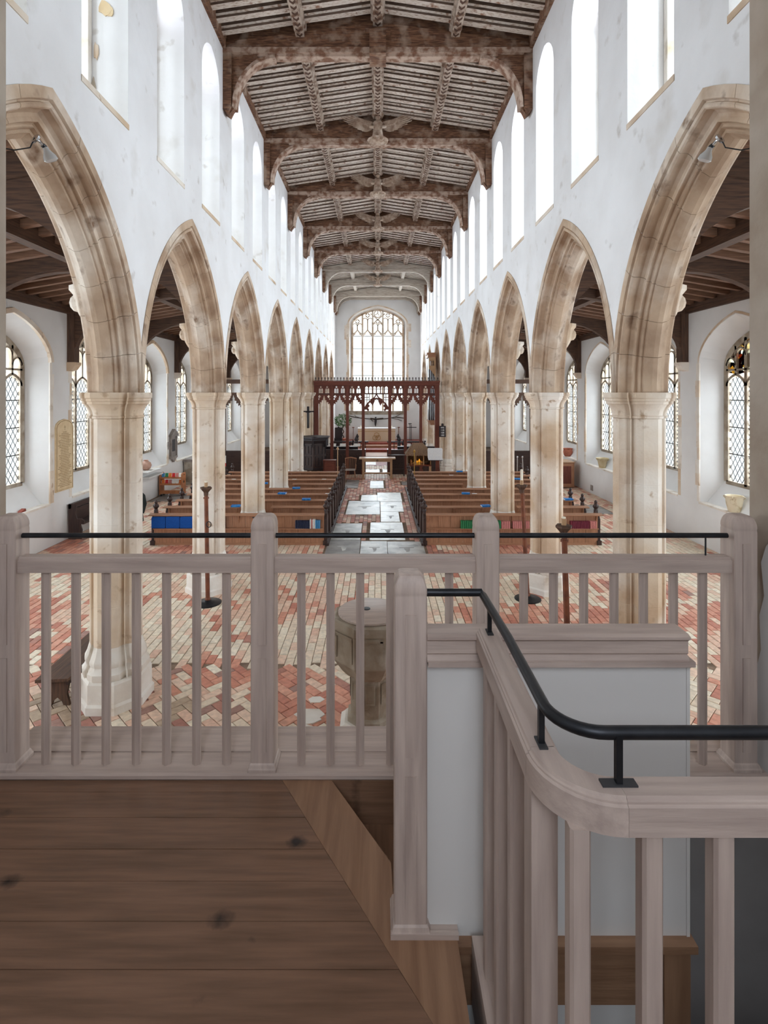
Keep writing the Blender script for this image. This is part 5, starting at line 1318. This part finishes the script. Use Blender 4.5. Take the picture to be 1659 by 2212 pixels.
for s in (-1, 1):
    for i in range(5):
        L = [.05,.075,.085,.08,.065][i]; x0 = s*(.21 + (i-2)*.016 if i else .175); z0 = .84 if i else .87
        skin_mesh('finger', [(x0,-.088,z0),(x0+s*.002,-.098,z0-L*.5),(x0,-.085,z0-L)], [(0,1),(1,2)], [.009,.0085,.007], 'skin', body, 1)
def pinst(nm, mb, mt, parent, sm=50):
    m = mb.mesh(nm, smooth=sm); m.materials.append(M[mt]); return inst(nm, m, parent)
def oval(rx, ry, z, n=16, cx=0, cy=0): return [(cx+rx*math.cos(2*PI*q/n), cy+ry*math.sin(2*PI*q/n), z) for q in range(n)]
coat = pinst('coat', MB().loft([oval(.225,.17,.70),oval(.235,.175,.71),oval(.215,.16,.90),oval(.19,.145,1.10),oval(.20,.145,1.25),oval(.215,.14,1.36),oval(.19,.13,1.43),oval(.12,.10,1.475),oval(.085,.085,1.50),oval(.08,.08,1.53),oval(.07,.07,1.53)], (True, False)), 'coat', per)
for s in (-1, 1):
    pinst('sleeve', MB().tube([(s*.15,0,1.42),(s*.20,.005,1.36),(s*.245,.02,1.16),(s*.235,-.03,1.02),(s*.225,-.06,.93)], [.075,.082,.068,.058,.052], 12), 'coat', coat)
pinst('trousers', MB().loft([oval(.15,.12,.84),oval(.17,.13,.90),oval(.16,.125,.98)]).tube([(.09,0,.90),(.10,.0,.72),(.10,.01,.48),(.10,.025,.07)], [.10,.095,.078,.068], 12).tube([(-.09,0,.90),(-.10,.0,.72),(-.10,.01,.48),(-.10,.025,.07)], [.10,.095,.078,.068], 12), 'trousers', per)
for s in (-1, 1):
    pinst('shoe', MB().loft([[(s*.105+u*w_, v, z_) for u, v in ((-.045,.07),(.045,.07),(.05,-.02),(.045,-.13),(.02,-.17),(-.02,-.17),(-.045,-.13),(-.05,-.02))] for z_, w_ in ((0,1),(.05,1),(.085,.7))]), 'shoe', per)
    pinst('eye', MB().sphere((s*.035,-.108,1.662), .012), 'slate', body); pinst('ear', MB().sphere((s*.092,-.0,1.645), .028, (.4,.8,1.2)), 'skin', body)
hair = MB(); rings = []
for k in range(8):
    z_ = 1.60 + .185*k/7; r_ = [1.0,1.04,1.06,1.06,1.02,.92,.70,.2][k]
    rings.append([(.098*r_*math.cos(2*PI*q/16), .012+.118*r_*math.sin(2*PI*q/16)*(1 if math.sin(2*PI*q/16) > -.3 or z_ > 1.71 else .35), z_) for q in range(16)])
pinst('hair', hair.loft(rings), 'hair', per)
pinst('nose', MB().tube([(0,-.108,1.668),(0,-.135,1.632),(0,-.105,1.622)], [.008,.016,.012], 6), 'skin', body)
pinst('mouth', MB().box(-.025,-.104,1.596,.025,-.092,1.604), 'tile_red', body)

# ================================================================== chancel furniture
# nave altar table
ty = 25.55; kt = ty/F
def TX_(px): return (px-CX)*kt
t = thing('altar_table', 'plain pale oak altar table at the head of the centre aisle', 'table', (0, ty, 0))
x0, x1 = TX_(776), TX_(854)
MB().box(x0, ty-.30, .93, x1, ty+.30, .985).build('top', 'pale_oak_x', t)
MB().box(x0+.18, ty-.22, .80, x1-.18, ty-.19, .93).box(x0+.18, ty+.19, .80, x1-.18, ty+.22, .93).build('apron', 'pale_oak_x', t)
for xx in (x0+.20, x1-.20):
    for yy in (ty-.20, ty+.20): MB().box(xx-.05,yy-.05,0,xx+.05,yy+.05,.93).build('leg','pale_oak_z',t)
    MB().box(xx-.07,ty-.28,0,xx+.07,ty+.28,.07).build('foot','pale_oak_y',t)
MB().box(x0+.2, ty-.04, .2, x1-.2, ty+.04, .27).build('stretcher', 'pale_oak_x', t)
MB().tube([((x0+x1)/2+.045*math.cos(a), ty-.224, .865+.045*math.sin(a)) for a in [2*PI*i/16 for i in range(17)]], .008, 6).box((x0+x1)/2-.005, ty-.226, .83, (x0+x1)/2+.005, ty-.22, .9).box((x0+x1)/2-.035, ty-.226, .86, (x0+x1)/2+.035, ty-.22, .87).build('cross_roundel','dark_oak_x',t)
# pulpit
px_, py_ = (679.5-CX)*25.3/F, 25.3
t = thing('pulpit', 'dark carved hexagonal oak pulpit before the left end of the screen', 'pulpit', (px_, py_, 0))
def hexa(r, z, n=6, rot=30): return [(px_+r*math.cos(math.radians(rot+360/n*i)), py_+r*math.sin(math.radians(rot+360/n*i)), z) for i in range(n)]
MB().loft([hexa(.62,1.72),hexa(.70,1.86),hexa(.70,1.93),hexa(.80,1.96),hexa(.80,2.02)]).build('cornice','black_wood',t)
MB().loft([hexa(.58,.56),hexa(.58,1.72)]).build('body','dark_oak_z',t)
MB().loft([hexa(.50,.44),hexa(.62,.50),hexa(.62,.58)]).build('base_mould','black_wood',t)
for i in range(6):
    a = math.radians(60*i); c, s_ = math.cos(a), math.sin(a); ap = .58*math.cos(PI/6)
    for (z0, z1, w_) in ((.66,1.12,.2),(1.20,1.66,.2)):
        mb = MB()
        for (q0, q1, za, zb2) in ((-w_,-w_+.03,z0,z1),(w_-.03,w_,z0,z1),(-w_,w_,z0,z0+.03),(-w_,w_,z1-.03,z1),(-.03,.03,z0+.06,z1-.06)):
            mb.prism([(px_+p*c-q*s_, py_+p*s_+q*c) for p, q in ((ap-.005,q0),(ap+.02,q0),(ap+.02,q1),(ap-.005,q1))], 'z', za, zb2)
        mb.build('carved_panel','black_wood',t)
for i in range(6):
    a = math.radians(30+60*i); MB().prism([(px_+r*math.cos(a)-q*math.sin(a), py_+r*math.sin(a)+q*math.cos(a)) for r, q in ((.55,-.04),(.70,-.04),(.70,.04),(.55,.04))],'z',1.55,1.9).build('console','black_wood',t)
MB().loft([hexa(.16,0),hexa(.16,.40),hexa(.34,.47)]).build('stem','black_wood',t)
for i in range(6):
    a = math.radians(30+60*i); MB().box(px_+.34*math.cos(a)-.03,py_+.34*math.sin(a)-.03,0,px_+.34*math.cos(a)+.03,py_+.34*math.sin(a)+.03,.46).build('leg','black_wood',t)
MB().lathe([(.16,0),(.10,.05),(.0001,.06)],(px_+.08,py_-.6,2.0),8).build('book_rest','black_wood',t)
# pulpit steps and prayer desk
t = thing('pulpit_steps', 'low red-brown wooden steps beside the dark pulpit', 'steps', (-2.5, 25.6, 0))
for i in range(3): MB().box(px_+.62+.0, py_-.35+i*.2, 0, px_+1.15, py_+.4, .18*(i+1)).build('step','screen_oak_x',t)
dx = (712-CX)*24.4/F
t = thing('prayer_desk', 'plain red-brown prayer desk between pulpit and chair', 'desk', (dx, 24.5, 0))
MB().box(dx-.27,24.35,.05,dx+.27,24.39,.98).build('front_panel','screen_oak_x',t)
for q in (-1,1): MB().box(dx+q*.27-.02,24.35,0,dx+q*.27+.02,24.65,.98).build('side','screen_oak_z',t)
MB().box(dx-.30,24.3,.98,dx+.30,24.68,1.01).build('slope','screen_oak_x',t)
# Windsor chair
cx, cy = (757-CX)*25.3/F, 25.3
t = thing('windsor_chair', 'brown wooden spindle-back armchair with pale seat beside the altar table', 'chair', (cx, cy, 0))
MB().box(cx-.23,cy-.22,.42,cx+.23,cy+.22,.455).build('seat','seat_rush',t)
for q in (-1,1):
    for r in (-1,1): MB().tube([(cx+q*.19,cy+r*.18,.42),(cx+q*.24,cy+r*.23,0)],[.02,.017],7).build('leg','pew_oak_z',t)
    MB().tube([(cx+q*.22,cy+.2,.455),(cx+q*.26,cy+.27,.95)],.018,7).build('back_post','pew_oak_z',t)
    MB().tube([(cx+q*.24,cy+.22,.66),(cx+q*.28,cy-.15,.66)],.018,7).tube([(cx+q*.26,cy-.12,.455),(cx+q*.28,cy-.14,.66)],.014,7).build('arm','pew_oak_y',t)
MB().tube([(cx-.28,cy+.28,.93),(cx,cy+.31,.98),(cx+.28,cy+.28,.93)],.03,8).build('crest_rail','pew_oak_x',t)
for i in range(5): MB().tube([(cx-.14+.07*i,cy+.19,.455),(cx-.17+.085*i,cy+.29,.94)],.010,6).build('spindle','pew_oak_z',t)
MB().tube([(cx-.21,cy,.2),(cx+.21,cy,.2)],.013,6).build('stretcher','pew_oak_x',t)
# dark side table right of the altar
sx = (858-CX)*26.1/F
t = thing('side_table', 'dark oak side table between altar table and thatched crib', 'table', (sx, 26.2, 0))
MB().box(sx-.42,26.05,1.0,sx+.40,26.5,1.04).build('top','dark_oak_x',t)
for q in (-.36,.34):
    for r in (26.12,26.44): MB().box(sx+q-.025,r-.025,0,sx+q+.025,r+.025,1.0).build('leg','dark_oak_z',t)
MB().box(sx-.36,26.22,.28,sx+.34,26.32,.34).build('stretcher','dark_oak_x',t)
# thatched crib on legs
hx, hy = (901-CX)*24.6/F, 24.6; kh = 24.6/F
t = thing('nativity_crib', 'thatched wooden nativity crib on a stand before the screen', 'crib', (hx, hy, 0))
def HX(px): return (px-CX)*kh
def HZ(py): return H-(py-CY)*kh
a, b = HX(879), HX(931); z0, z1 = HZ(1003), HZ(978)
MB().box(a,hy-.3,z0-.05,b,hy+.3,z0).build('floor_board','screen_oak_x',t)
MB().box(a,hy+.27,z0,b,hy+.3,z1).build('back_wall','stable_dark',t)
for q in (a,b-.03): MB().box(q,hy-.3,z0,q+.03,hy+.3,z1).build('side_wall','reed',t)
for px in (880,897,914,930): MB().box(HX(px)-.02,hy-.3,z0,HX(px)+.02,hy-.26,z1).build('post','pale_oak_z',t)
MB().box(a,hy-.31,z1-.03,b,hy-.27,z1).build('lintel','screen_oak_x',t)
zr0, zr1 = HZ(980), HZ(957)
rf = MB().loft([[(HX(875),hy-.45,zr0),(HX(936),hy-.45,zr0),(HX(936),hy+.45,zr0),(HX(875),hy+.45,zr0)],[(HX(892),hy-.10,zr1),(HX(914),hy-.10,zr1),(HX(914),hy+.10,zr1),(HX(892),hy+.10,zr1)]]).build('thatched_roof','thatch',t)
for i in range(46):
    u = (i+.5)/46
    MB().tube([(HX(893+20*u),hy-.10,zr1+.01),(HX(875+61*u),hy-.475,zr0-.03-random.uniform(0,.03))],.011,5).build('reed','reed' if i%3 else 'thatch',rf)
for q in (a+.04,b-.04):
    for r in (-.25,.25): MB().box(q-.03,hy+r-.03,0,q+.03,hy+r+.03,z0-.05).build('leg','pale_oak_z',t)
def figure(px, h, mt, label, kneel=False):
    x = HX(px); y = hy-.08
    mb = MB().lathe([(.055,0),(.06,h*.15),(.045,h*.45),(.05,h*.68),(.03,h*.8),(.02,h*.82)],(x,y,z0),8).sphere((x,y-.005,z0+h*.9),h*.10,(1,1,1.1),8,5).tube([(x-.045,y,z0+h*.68),(x-.03,y-.06,z0+h*.5),(x,y-.07,z0+h*.55)],.014,5).tube([(x+.045,y,z0+h*.68),(x+.03,y-.06,z0+h*.5),(x,y-.07,z0+h*.55)],.014,5)
    tag(mb.build('crib_figure', mt, None, (x,y,z0), 50), label, 'figurine', 'crib figures')
figure(887.5,.24,'brown_figure','brown shepherd figure at the left of the crib'); figure(905.5,.26,'gold_figure','tall lit golden figure in the middle of the crib'); figure(900.5,.20,'gold_figure','smaller lit golden figure kneeling left of the tall one')
figure(910.5,.17,'brown_figure','small brown figure right of the tall golden one'); figure(893.5,.12,'brown_figure','tiny figure near the left post of the crib')
tag(MB().sphere((HX(922),hy-.05,z0+.08),.09,(1.5,.8,.9),8,5).sphere((HX(926.5),hy-.08,z0+.14),.045).build('crib_animal','stable_dark',None,(HX(922),hy-.05,z0)),'dark animal figure lying at the right of the crib','figurine','crib figures')
ld = bpy.data.lights.new('crib_lamp','POINT'); ld.energy = 1.6; ld.color = (1,.68,.28); ld.shadow_soft_size = .03
lo = bpy.data.objects.new('crib_lamp', ld); C.objects.link(lo); lo.location = (HX(905), hy-.18, z1-.06)
# music stand under a white cloth
mx, my = (940-CX)*24.0/F, 24.0; km = my/F
t = thing('music_stand', 'black music stand draped with a white cloth beside the crib', 'music stand', (mx, my, 0))
MB().tube([(mx,my+.05,0.12),(mx,my+.05,H-(990-CY)*km)],.015,8).build('column','iron',t)
for i in range(3):
    q = 2*PI*i/3; MB().tube([(mx,my+.05,.14),(mx+.26*math.cos(q),my+.05+.26*math.sin(q),.01)],.012,6).build('foot','iron',t)
xa, xb = (923.5-CX)*km, (956-CX)*km; za, zb3 = H-(993-CY)*km, H-(968-CY)*km
MB().loft([[(xa+dx0,my-.05+yq,zq),(xb+dx1,my-.05+yq,zq),(xb+dx1,my-.02+yq,zq),(xa+dx0,my-.02+yq,zq)] for zq,yq,dx0,dx1 in ((za,-.10,.03,.0),(za+.12,-.06,.0,-.02),(zb3-.06,.05,.0,.0),(zb3,.07,.03,-.03))]).build('white_cloth','linen',t)
MB().box(xa+.03,my-.2,za-.02,xb-.02,my-.02,za).build('tray','iron',t)
# hymn board on the pillar
bx_, by2 = (955.5-CX)*26.2/F, pil(5)-.50; kb = by2/F
bx_ = (955.8-CX)*kb
t = thing('hymn_board', 'dark hymn board with four rows of white numbers on the pillar right of the screen', 'hymn board', (bx_, by2, 0))
zt, zb4 = H-(920-CY)*kb, H-(944-CY)*kb
MB().box(bx_-.165,by2,zb4,bx_+.165,by2+.03,zt).prism([(bx_-.07,zt),(bx_+.07,zt),(bx_+.05,zt+.06),(bx_+.08,zt+.09),(bx_,zt+.13),(bx_-.08,zt+.09),(bx_-.05,zt+.06)],'y',by2,by2+.03).build('board','black_wood',t)
def text(body, loc, size, mt, parent, nm='lettering', align='CENTER'):
    cu = bpy.data.curves.new(nm,'FONT'); cu.body = body; cu.size = size; cu.align_x = align; cu.align_y = 'CENTER'; cu.extrude = .001
    o = bpy.data.objects.new(nm, cu); C.objects.link(o); dg = bpy.context.evaluated_depsgraph_get(); dg.update()
    me = bpy.data.meshes.new_from_object(o.evaluated_get(dg)); bpy.data.objects.remove(o)
    me.materials.append(M[mt]); o = bpy.data.objects.new(nm, me); C.objects.link(o); o.rotation_euler = (PI/2,0,0)
    o.parent = parent; o.location = Vector(loc) - wloc(parent); return o
for i, s_ in enumerate(('445','118','108','100')):
    zz3 = zt - .09 - i*.125
    MB().box(bx_-.11,by2-.004,zz3-.042,bx_+.11,by2,zz3+.042).build('number_card','black_wood',t)
    text(s_, (bx_,by2-.006,zz3), .115, 'sign_white', t, 'number')
# crucifix on the pillar left of the pulpit
cx, cy = (666-CX)*26.1/F, pil(5)-.52; kc = cy/F; cx = (665.5-CX)*kc
t = thing('crucifix', 'black wooden crucifix fixed to the pillar above the pulpit', 'crucifix', (cx, cy, 0))
z0, z1, za = H-(925-CY)*kc, H-(878-CY)*kc, H-(889-CY)*kc
MB().box(cx-.055,cy,z0,cx+.055,cy+.05,z1).build('upright','black_wood',t); MB().box(cx-.29,cy,za-.03,cx+.29,cy+.05,za+.03).build('cross_arm','black_wood',t)
MB().tube([(cx-.27,cy-.03,za+.03),(cx-.10,cy-.05,za-.02),(cx,cy-.05,za-.05),(cx+.10,cy-.05,za-.02),(cx+.27,cy-.03,za+.03)],[.015,.025,.04,.025,.015],6).tube([(cx,cy-.05,za-.04),(cx,cy-.05,za-.3),(cx,cy-.05,za-.42),(cx+.02,cy-.06,za-.6),(cx,cy-.04,za-.82)],[.06,.055,.045,.035,.02],6).sphere((cx,cy-.06,za+.04),.035).build('figure','black_wood',t)
# processional staves fixed to the front pew ends
for s, px, l in ((-1,729.5,'left'),(1,895,'right')):
    x = (px-CX)*21.6/F; tag(MB().tube([(x,21.6,.05),(x,21.6,H-(970-CY)*21.6/F if s<0 else H-(976-CY)*21.6/F)],.016,7).lathe([(.01,0),(.05,.02),(.055,.06),(.02,.10),(.02,.13)],(x,21.6,H-((972 if s<0 else 978)-CY)*21.6/F),8).build('wand_staff','brass' if s>0 else 'pale_oak_z',None,(x,21.6,0)), 'slender churchwarden staff standing at the front of the %s pews' % l, 'staff')
# choir stalls behind the screen
for s, l in ((-1,'left'),(1,'right')):
    x0, x1 = sorted((s*1.05, s*3.0))
    t = thing('choir_stall', 'dark carved choir stalls with desks behind the %s half of the screen' % l, 'choir stall', (s*2.0, 28.2, 0))
    MB().box(x0,27.3,0,x1,27.36,1.28).box(x0-.04,27.25,1.28,x1,27.5,1.33).build('front_desk','black_wood',t)
    for q in range(4):
        x = x0+.2+q*.45; MB().box(x-.02,27.28,.1,x+.02,27.31,1.25).build('desk_buttress','dark_oak_z',t)
    for y in (29.0,31.0): MB().box(s*1.2-.04,y,0,s*1.2+.04,y+.5,1.3).lathe([(.05,0),(.09,.08),(.06,.16),(.1,.24),(.05,.34),(.02,.4)],(s*1.2,y+.25,1.28),8).build('stall_end','black_wood',t)
    MB().box(min(s*1.2,s*1.8),29.0,.9,max(s*1.2,s*1.8),31.4,.96).build('desk_top','dark_oak_y',t)
    for q, (xx, hh) in enumerate(((1.3,.35),(1.45,.26),(2.4,.30))):
        MB().sphere((s*xx,27.42,1.36+hh*.3),.06,(1.2,.8,1.6),8,5).sphere((s*xx+.03,27.40,1.36+hh*.75),.05).build('carved_figure','black_wood',t)
# open books and papers on the stall desks
for i,(x,w_) in enumerate(((-1.95,.5),(-1.3,.4),(-2.75,.6),(1.35,.35))):
    tag(MB().add([(x,27.28,1.35),(x+w_,27.28,1.35),(x+w_,27.55,1.465),(x,27.55,1.465),(x,27.28,1.34),(x+w_,27.28,1.34),(x+w_,27.55,1.455),(x,27.55,1.455)],[(0,1,2,3),(4,5,6,7),(0,1,5,4),(1,2,6,5),(2,3,7,6),(3,0,4,7)]).build('open_book','paper',None,(x,27.3,1.33)), 'open white music book on the choir desk, %s from the left' % ORD[i], 'book', 'open choir books')
# altar rails, high altar, flanking things
for s, l in ((-1,'left'),(1,'right')):
    t = thing('communion_rail', 'dark wooden communion rail on the %s before the high altar' % l, 'rail', (s*2.0, 34.9, 0))
    x0, x1 = sorted((s*.62, s*3.0)); kz = H-(953-CY)*34.9/F
    MB().box(x0,34.8,kz-.09,x1,35.05,kz).build('rail_top','black_wood',t)
    for q in range(7): MB().box(x0+.1+q*.35-.025,34.9,.16,x0+.1+q*.35+.025,34.95,kz-.09).build('baluster','dark_oak_z',t)
ay = 38.3; ka = ay/F
def AX(px): return (px-CX)*ka
def AZ(py): return H-(py-CY)*ka
t = thing('high_altar', 'high altar with cream frontal and interlaced gold emblem', 'altar', (0, ay, .58))
x0, x1 = AX(773), AX(854); zt = AZ(925)
MB().box(x0,ay,.58,x1,ay+.9,zt-.02).build('frontal','frontal',t)
MB().box(x0-.02,ay-.02,zt-.05,x1+.02,ay+.92,zt+.01).build('altar_cloth','linen',t)
MB().box(x0,ay-.012,zt-.24,x1,ay,zt-.215).build('frontal_fringe','gold_thread',t)
ex, ez = AX(813.5), AZ(943.5)
for i in range(3):
    a = PI/2+2*PI*i/3; MB().tube([(ex+.13*math.cos(a)+.17*math.cos(b2), ay-.012, ez+.13*math.sin(a)+.17*math.sin(b2)) for b2 in [2*PI*j/18 for j in range(19)]], .014, 5).build('emblem_ring','gold_thread',t)
for i, px in enumerate((779,846)):
    tag(MB().lathe([(.05,0),(.05,.12),(.03,.13),(.03,.16)],(AX(px),ay+.3,zt+.01),8).build('altar_candle','candle',None,(AX(px),ay+.3,zt+.01)), 'short white candle at the %s end of the high altar' % ('left','right')[i], 'candle')
for i,(px,pt) in enumerate(((763.5,921),(861,921))):
    x = AX(px); tag(MB().tube([(x,ay-.3,.58),(x,ay-.3,AZ(pt+2))],.02,7).lathe([(.02,0),(.09,.03),(.09,.06),(.03,.08)],(x,ay-.3,AZ(pt+3)),8).lathe([(.14,0),(.10,.04),(.02,.08)],(x,ay-.3,.58),10).build('floor_candlestick','rust_iron',None,(x,ay-.3,.58)), 'slim floor candlestick on the %s of the high altar' % ('left','right')[i], 'candlestick')
for i,(px,pt,arm) in enumerate(((883.5,912,.12),(885.5,915,.36))):
    x = AX(px); y = ay-1.2-.3*i
    tag(MB().tube([(x,y,.4),(x,y,AZ(pt))],.022,7).box(x-arm,y-.02,AZ(pt+ (2 if i==0 else 6)),x+arm,y+.02,AZ(pt+ (2 if i==0 else 6))+.05).build('processional_cross','iron',None,(x,y,.4)), ('small-headed','broad-armed')[i]+' black processional cross right of the high altar','cross')
# branch sculpture with figure on the east wall
t = thing('branch_crucifix', 'dark figure on a long bare branch fixed to the east wall', 'sculpture', (0, YE-.1, 3))
ke = YE/F
def EP(px, py, d=.1): return ((px-CX)*ke, YE-d, H-(py-CY)*ke)
for pts, r in (([(752,898),(770,902),(790,904),(812,906),(835,904),(855,901),(872,903)],.035),([(770,902),(766,896)],.015),([(780,903.5),(768,899)],.015),([(845,902.5),(860,906),(868,909)],.02),([(852,901.5),(862,896),(867,893)],.018),([(800,905),(806,910)],.03),([(800,904),(812,905.5),(828,904)],.06)):
    MB().tube([EP(*p) for p in pts], r, 6).build('branch','bark',t)
MB().tube([EP(812,904,.16),EP(811.5,910,.16),EP(811,917,.14),EP(811.5,921,.12)],[.09,.09,.06,.02],7).sphere(EP(811.5,902,.18),.06).build('figure','black_wood',t)
# potted tree
x, y = AX(741)*36.5/ay, 36.5
t = thing('potted_tree', 'small leafy tree with twisted stem in a red pot in the chancel', 'plant', (x, y, .47))
MB().lathe([(.20,0),(.28,.42),(.31,.44),(.31,.5),(.27,.5)],(x,y,.47),14).build('pot','terracotta',t)
zp = .95; ztop = H-(917-CY)*y/F
MB().tube([(x+.05*math.sin(i*1.3),y+.05*math.cos(i*1.3),zp+(ztop-zp)*i/12) for i in range(13)],[.035]*10+[.03,.025,.02],7).build('stem','bark',t)
fo = MB(); rr = random.Random(11)
for i in range(420):
    a = rr.uniform(0,2*PI); u = rr.uniform(-1,1); r = rr.uniform(.4,1)**.5; hx_ = math.sqrt(1-u*u)
    p = Vector((x+.62*r*hx_*math.cos(a), y+.5*r*hx_*math.sin(a), ztop+.28+.48*r*u)); d = Vector((rr.uniform(-1,1),rr.uniform(-1,1),rr.uniform(-.8,.3))).normalized()*.085; e = d.cross(Vector((rr.uniform(-1,1),1,rr.uniform(-1,1)))).normalized()*.03
    fo.add([p-d,p+e,p+d,p-e],[(0,1,2,3)])
o = fo.build('foliage','leaf',t); o['kind'] = 'stuff'
# sedile chair
x = AX(731)*35.8/ay
t = thing('bishop_chair', 'tall black carved chair at the left of the chancel', 'chair', (x, 35.8, .32))
zc = H-(926-CY)*35.8/F
MB().box(x-.25,35.95,.32,x+.25,36.02,zc).prism([(x-.28,zc),(x+.28,zc),(x+.2,zc+.08),(x+.1,zc+.06),(x,zc+.16),(x-.1,zc+.06),(x-.2,zc+.08)],'y',35.95,36.02).build('back','black_wood',t)
MB().box(x-.25,35.5,.72,x+.25,35.98,.78).build('seat','black_wood',t)
for q in (-1,1):
    MB().box(x+q*.23-.03,35.5,.32,x+q*.23+.03,35.56,1.05).build('front_leg','black_wood',t); MB().box(x+q*.23-.03,35.5,1.0,x+q*.23+.03,35.98,1.05).build('arm','black_wood',t)
# organ projecting from the right side of the chancel
oy = 29.2; ko = oy/F
def OX(px): return (px-CX)*ko
def OZ(py): return H-(py-CY)*ko
t = thing('pipe_organ', 'oak organ case with grey pipes jutting out above the right of the screen', 'organ', (OX(935), oy, OZ(917)))
x0, x1 = OX(925), XN-.02
MB().prism([(x0,OZ(908)),(x1,OZ(908)),(x1,OZ(918)),(x0+.12,OZ(918)),(x0+.10,OZ(914)),(x0,OZ(910))],'y',oy-.1,oy+1.05).build('sill_case','pew_oak_x',t)
MB().box(OX(922),oy-.12,OZ(766),x1,oy+1.05,OZ(762)).box(OX(924),oy-.1,OZ(772),x1,oy+1.05,OZ(766)).build('cornice','pew_oak_x',t)
hs = []
zc0, zc1 = OZ(806), OZ(772); xa = OX(926)
for i in range(3): hs.append([(xa+.06+i*.09,OZ(790)),(xa+.11+i*.09,OZ(790)),(xa+.11+i*.09,OZ(779)),(xa+.06+i*.09,OZ(779))])
MB().holes([(xa,zc1),(x1,zc1),(x1,OZ(817)),(x1-.08,OZ(810)),(xa+.12,OZ(800)),(xa,OZ(797))], hs, 'y', oy-.06, oy-.02).build('fretwork','pale_oak_x',t)
for i in range(5):
    x = x0+.14+i*.10
    if x > x1-.05: break
    MB().lathe([(.012,0),(.042,.35),(.042,OZ(780)-OZ(908)-.1*i)],(x,oy+.05,OZ(908)),10).build('pipe','pipe_metal',t,smooth=40)
MB().box(x0+.06,oy+.3,OZ(908),x1,oy+1.0,OZ(772)).build('case_back','dark_oak_z',t)
# small things in the aisles beyond
t = thing('banner_stand', 'white notice over a red cloth on a stand in the left aisle', 'notice', ((486-CX)*24.2/F, 24.2, 0))
x = (484-CX)*24.2/F; kk = 24.2/F
MB().box(x-.2,24.15,H-(1000-CY)*kk,x+.1,24.17,H-(984-CY)*kk).build('notice','paper',t); MB().box(x-.1,24.18,.55,x+.08,24.24,H-(1000-CY)*kk).build('red_cloth','red_cloth',t); MB().tube([(x,24.3,0),(x,24.3,.9)],.02,6).lathe([(.2,0),(.2,.03),(.03,.05)],(x,24.3,0),10).build('pole','iron',t)
# carved niches with bricked door shapes at the far aisle ends, candle pairs on the right
for i, px in enumerate((1117.5,1128.5)):
    x = (px-CX)*24.0/F; tag(MB().tube([(x+(.06*i),24,.0),(x,24,H-(988-CY)*24/F)],.022,7).lathe([(.02,0),(.045,.03),(.03,.08)],(x,24,H-(989-CY)*24/F),8).build('silver_wand','chrome',None,(x,24,0)), 'silver-grey staff on the %s of a leaning pair in the right aisle' % ('left','right')[i], 'staff')
for s, px in ((-1,490),(1,1134)):
    yy = YE-.02; x = s*6.0
    mb = MB().prism(arch_loop(x,.55,.0,2.2,.8,6),'y',YE-.03,YE+.02)
    structure(mb.build('door_%d' % (1 if s<0 else 2),'stone_grey'))
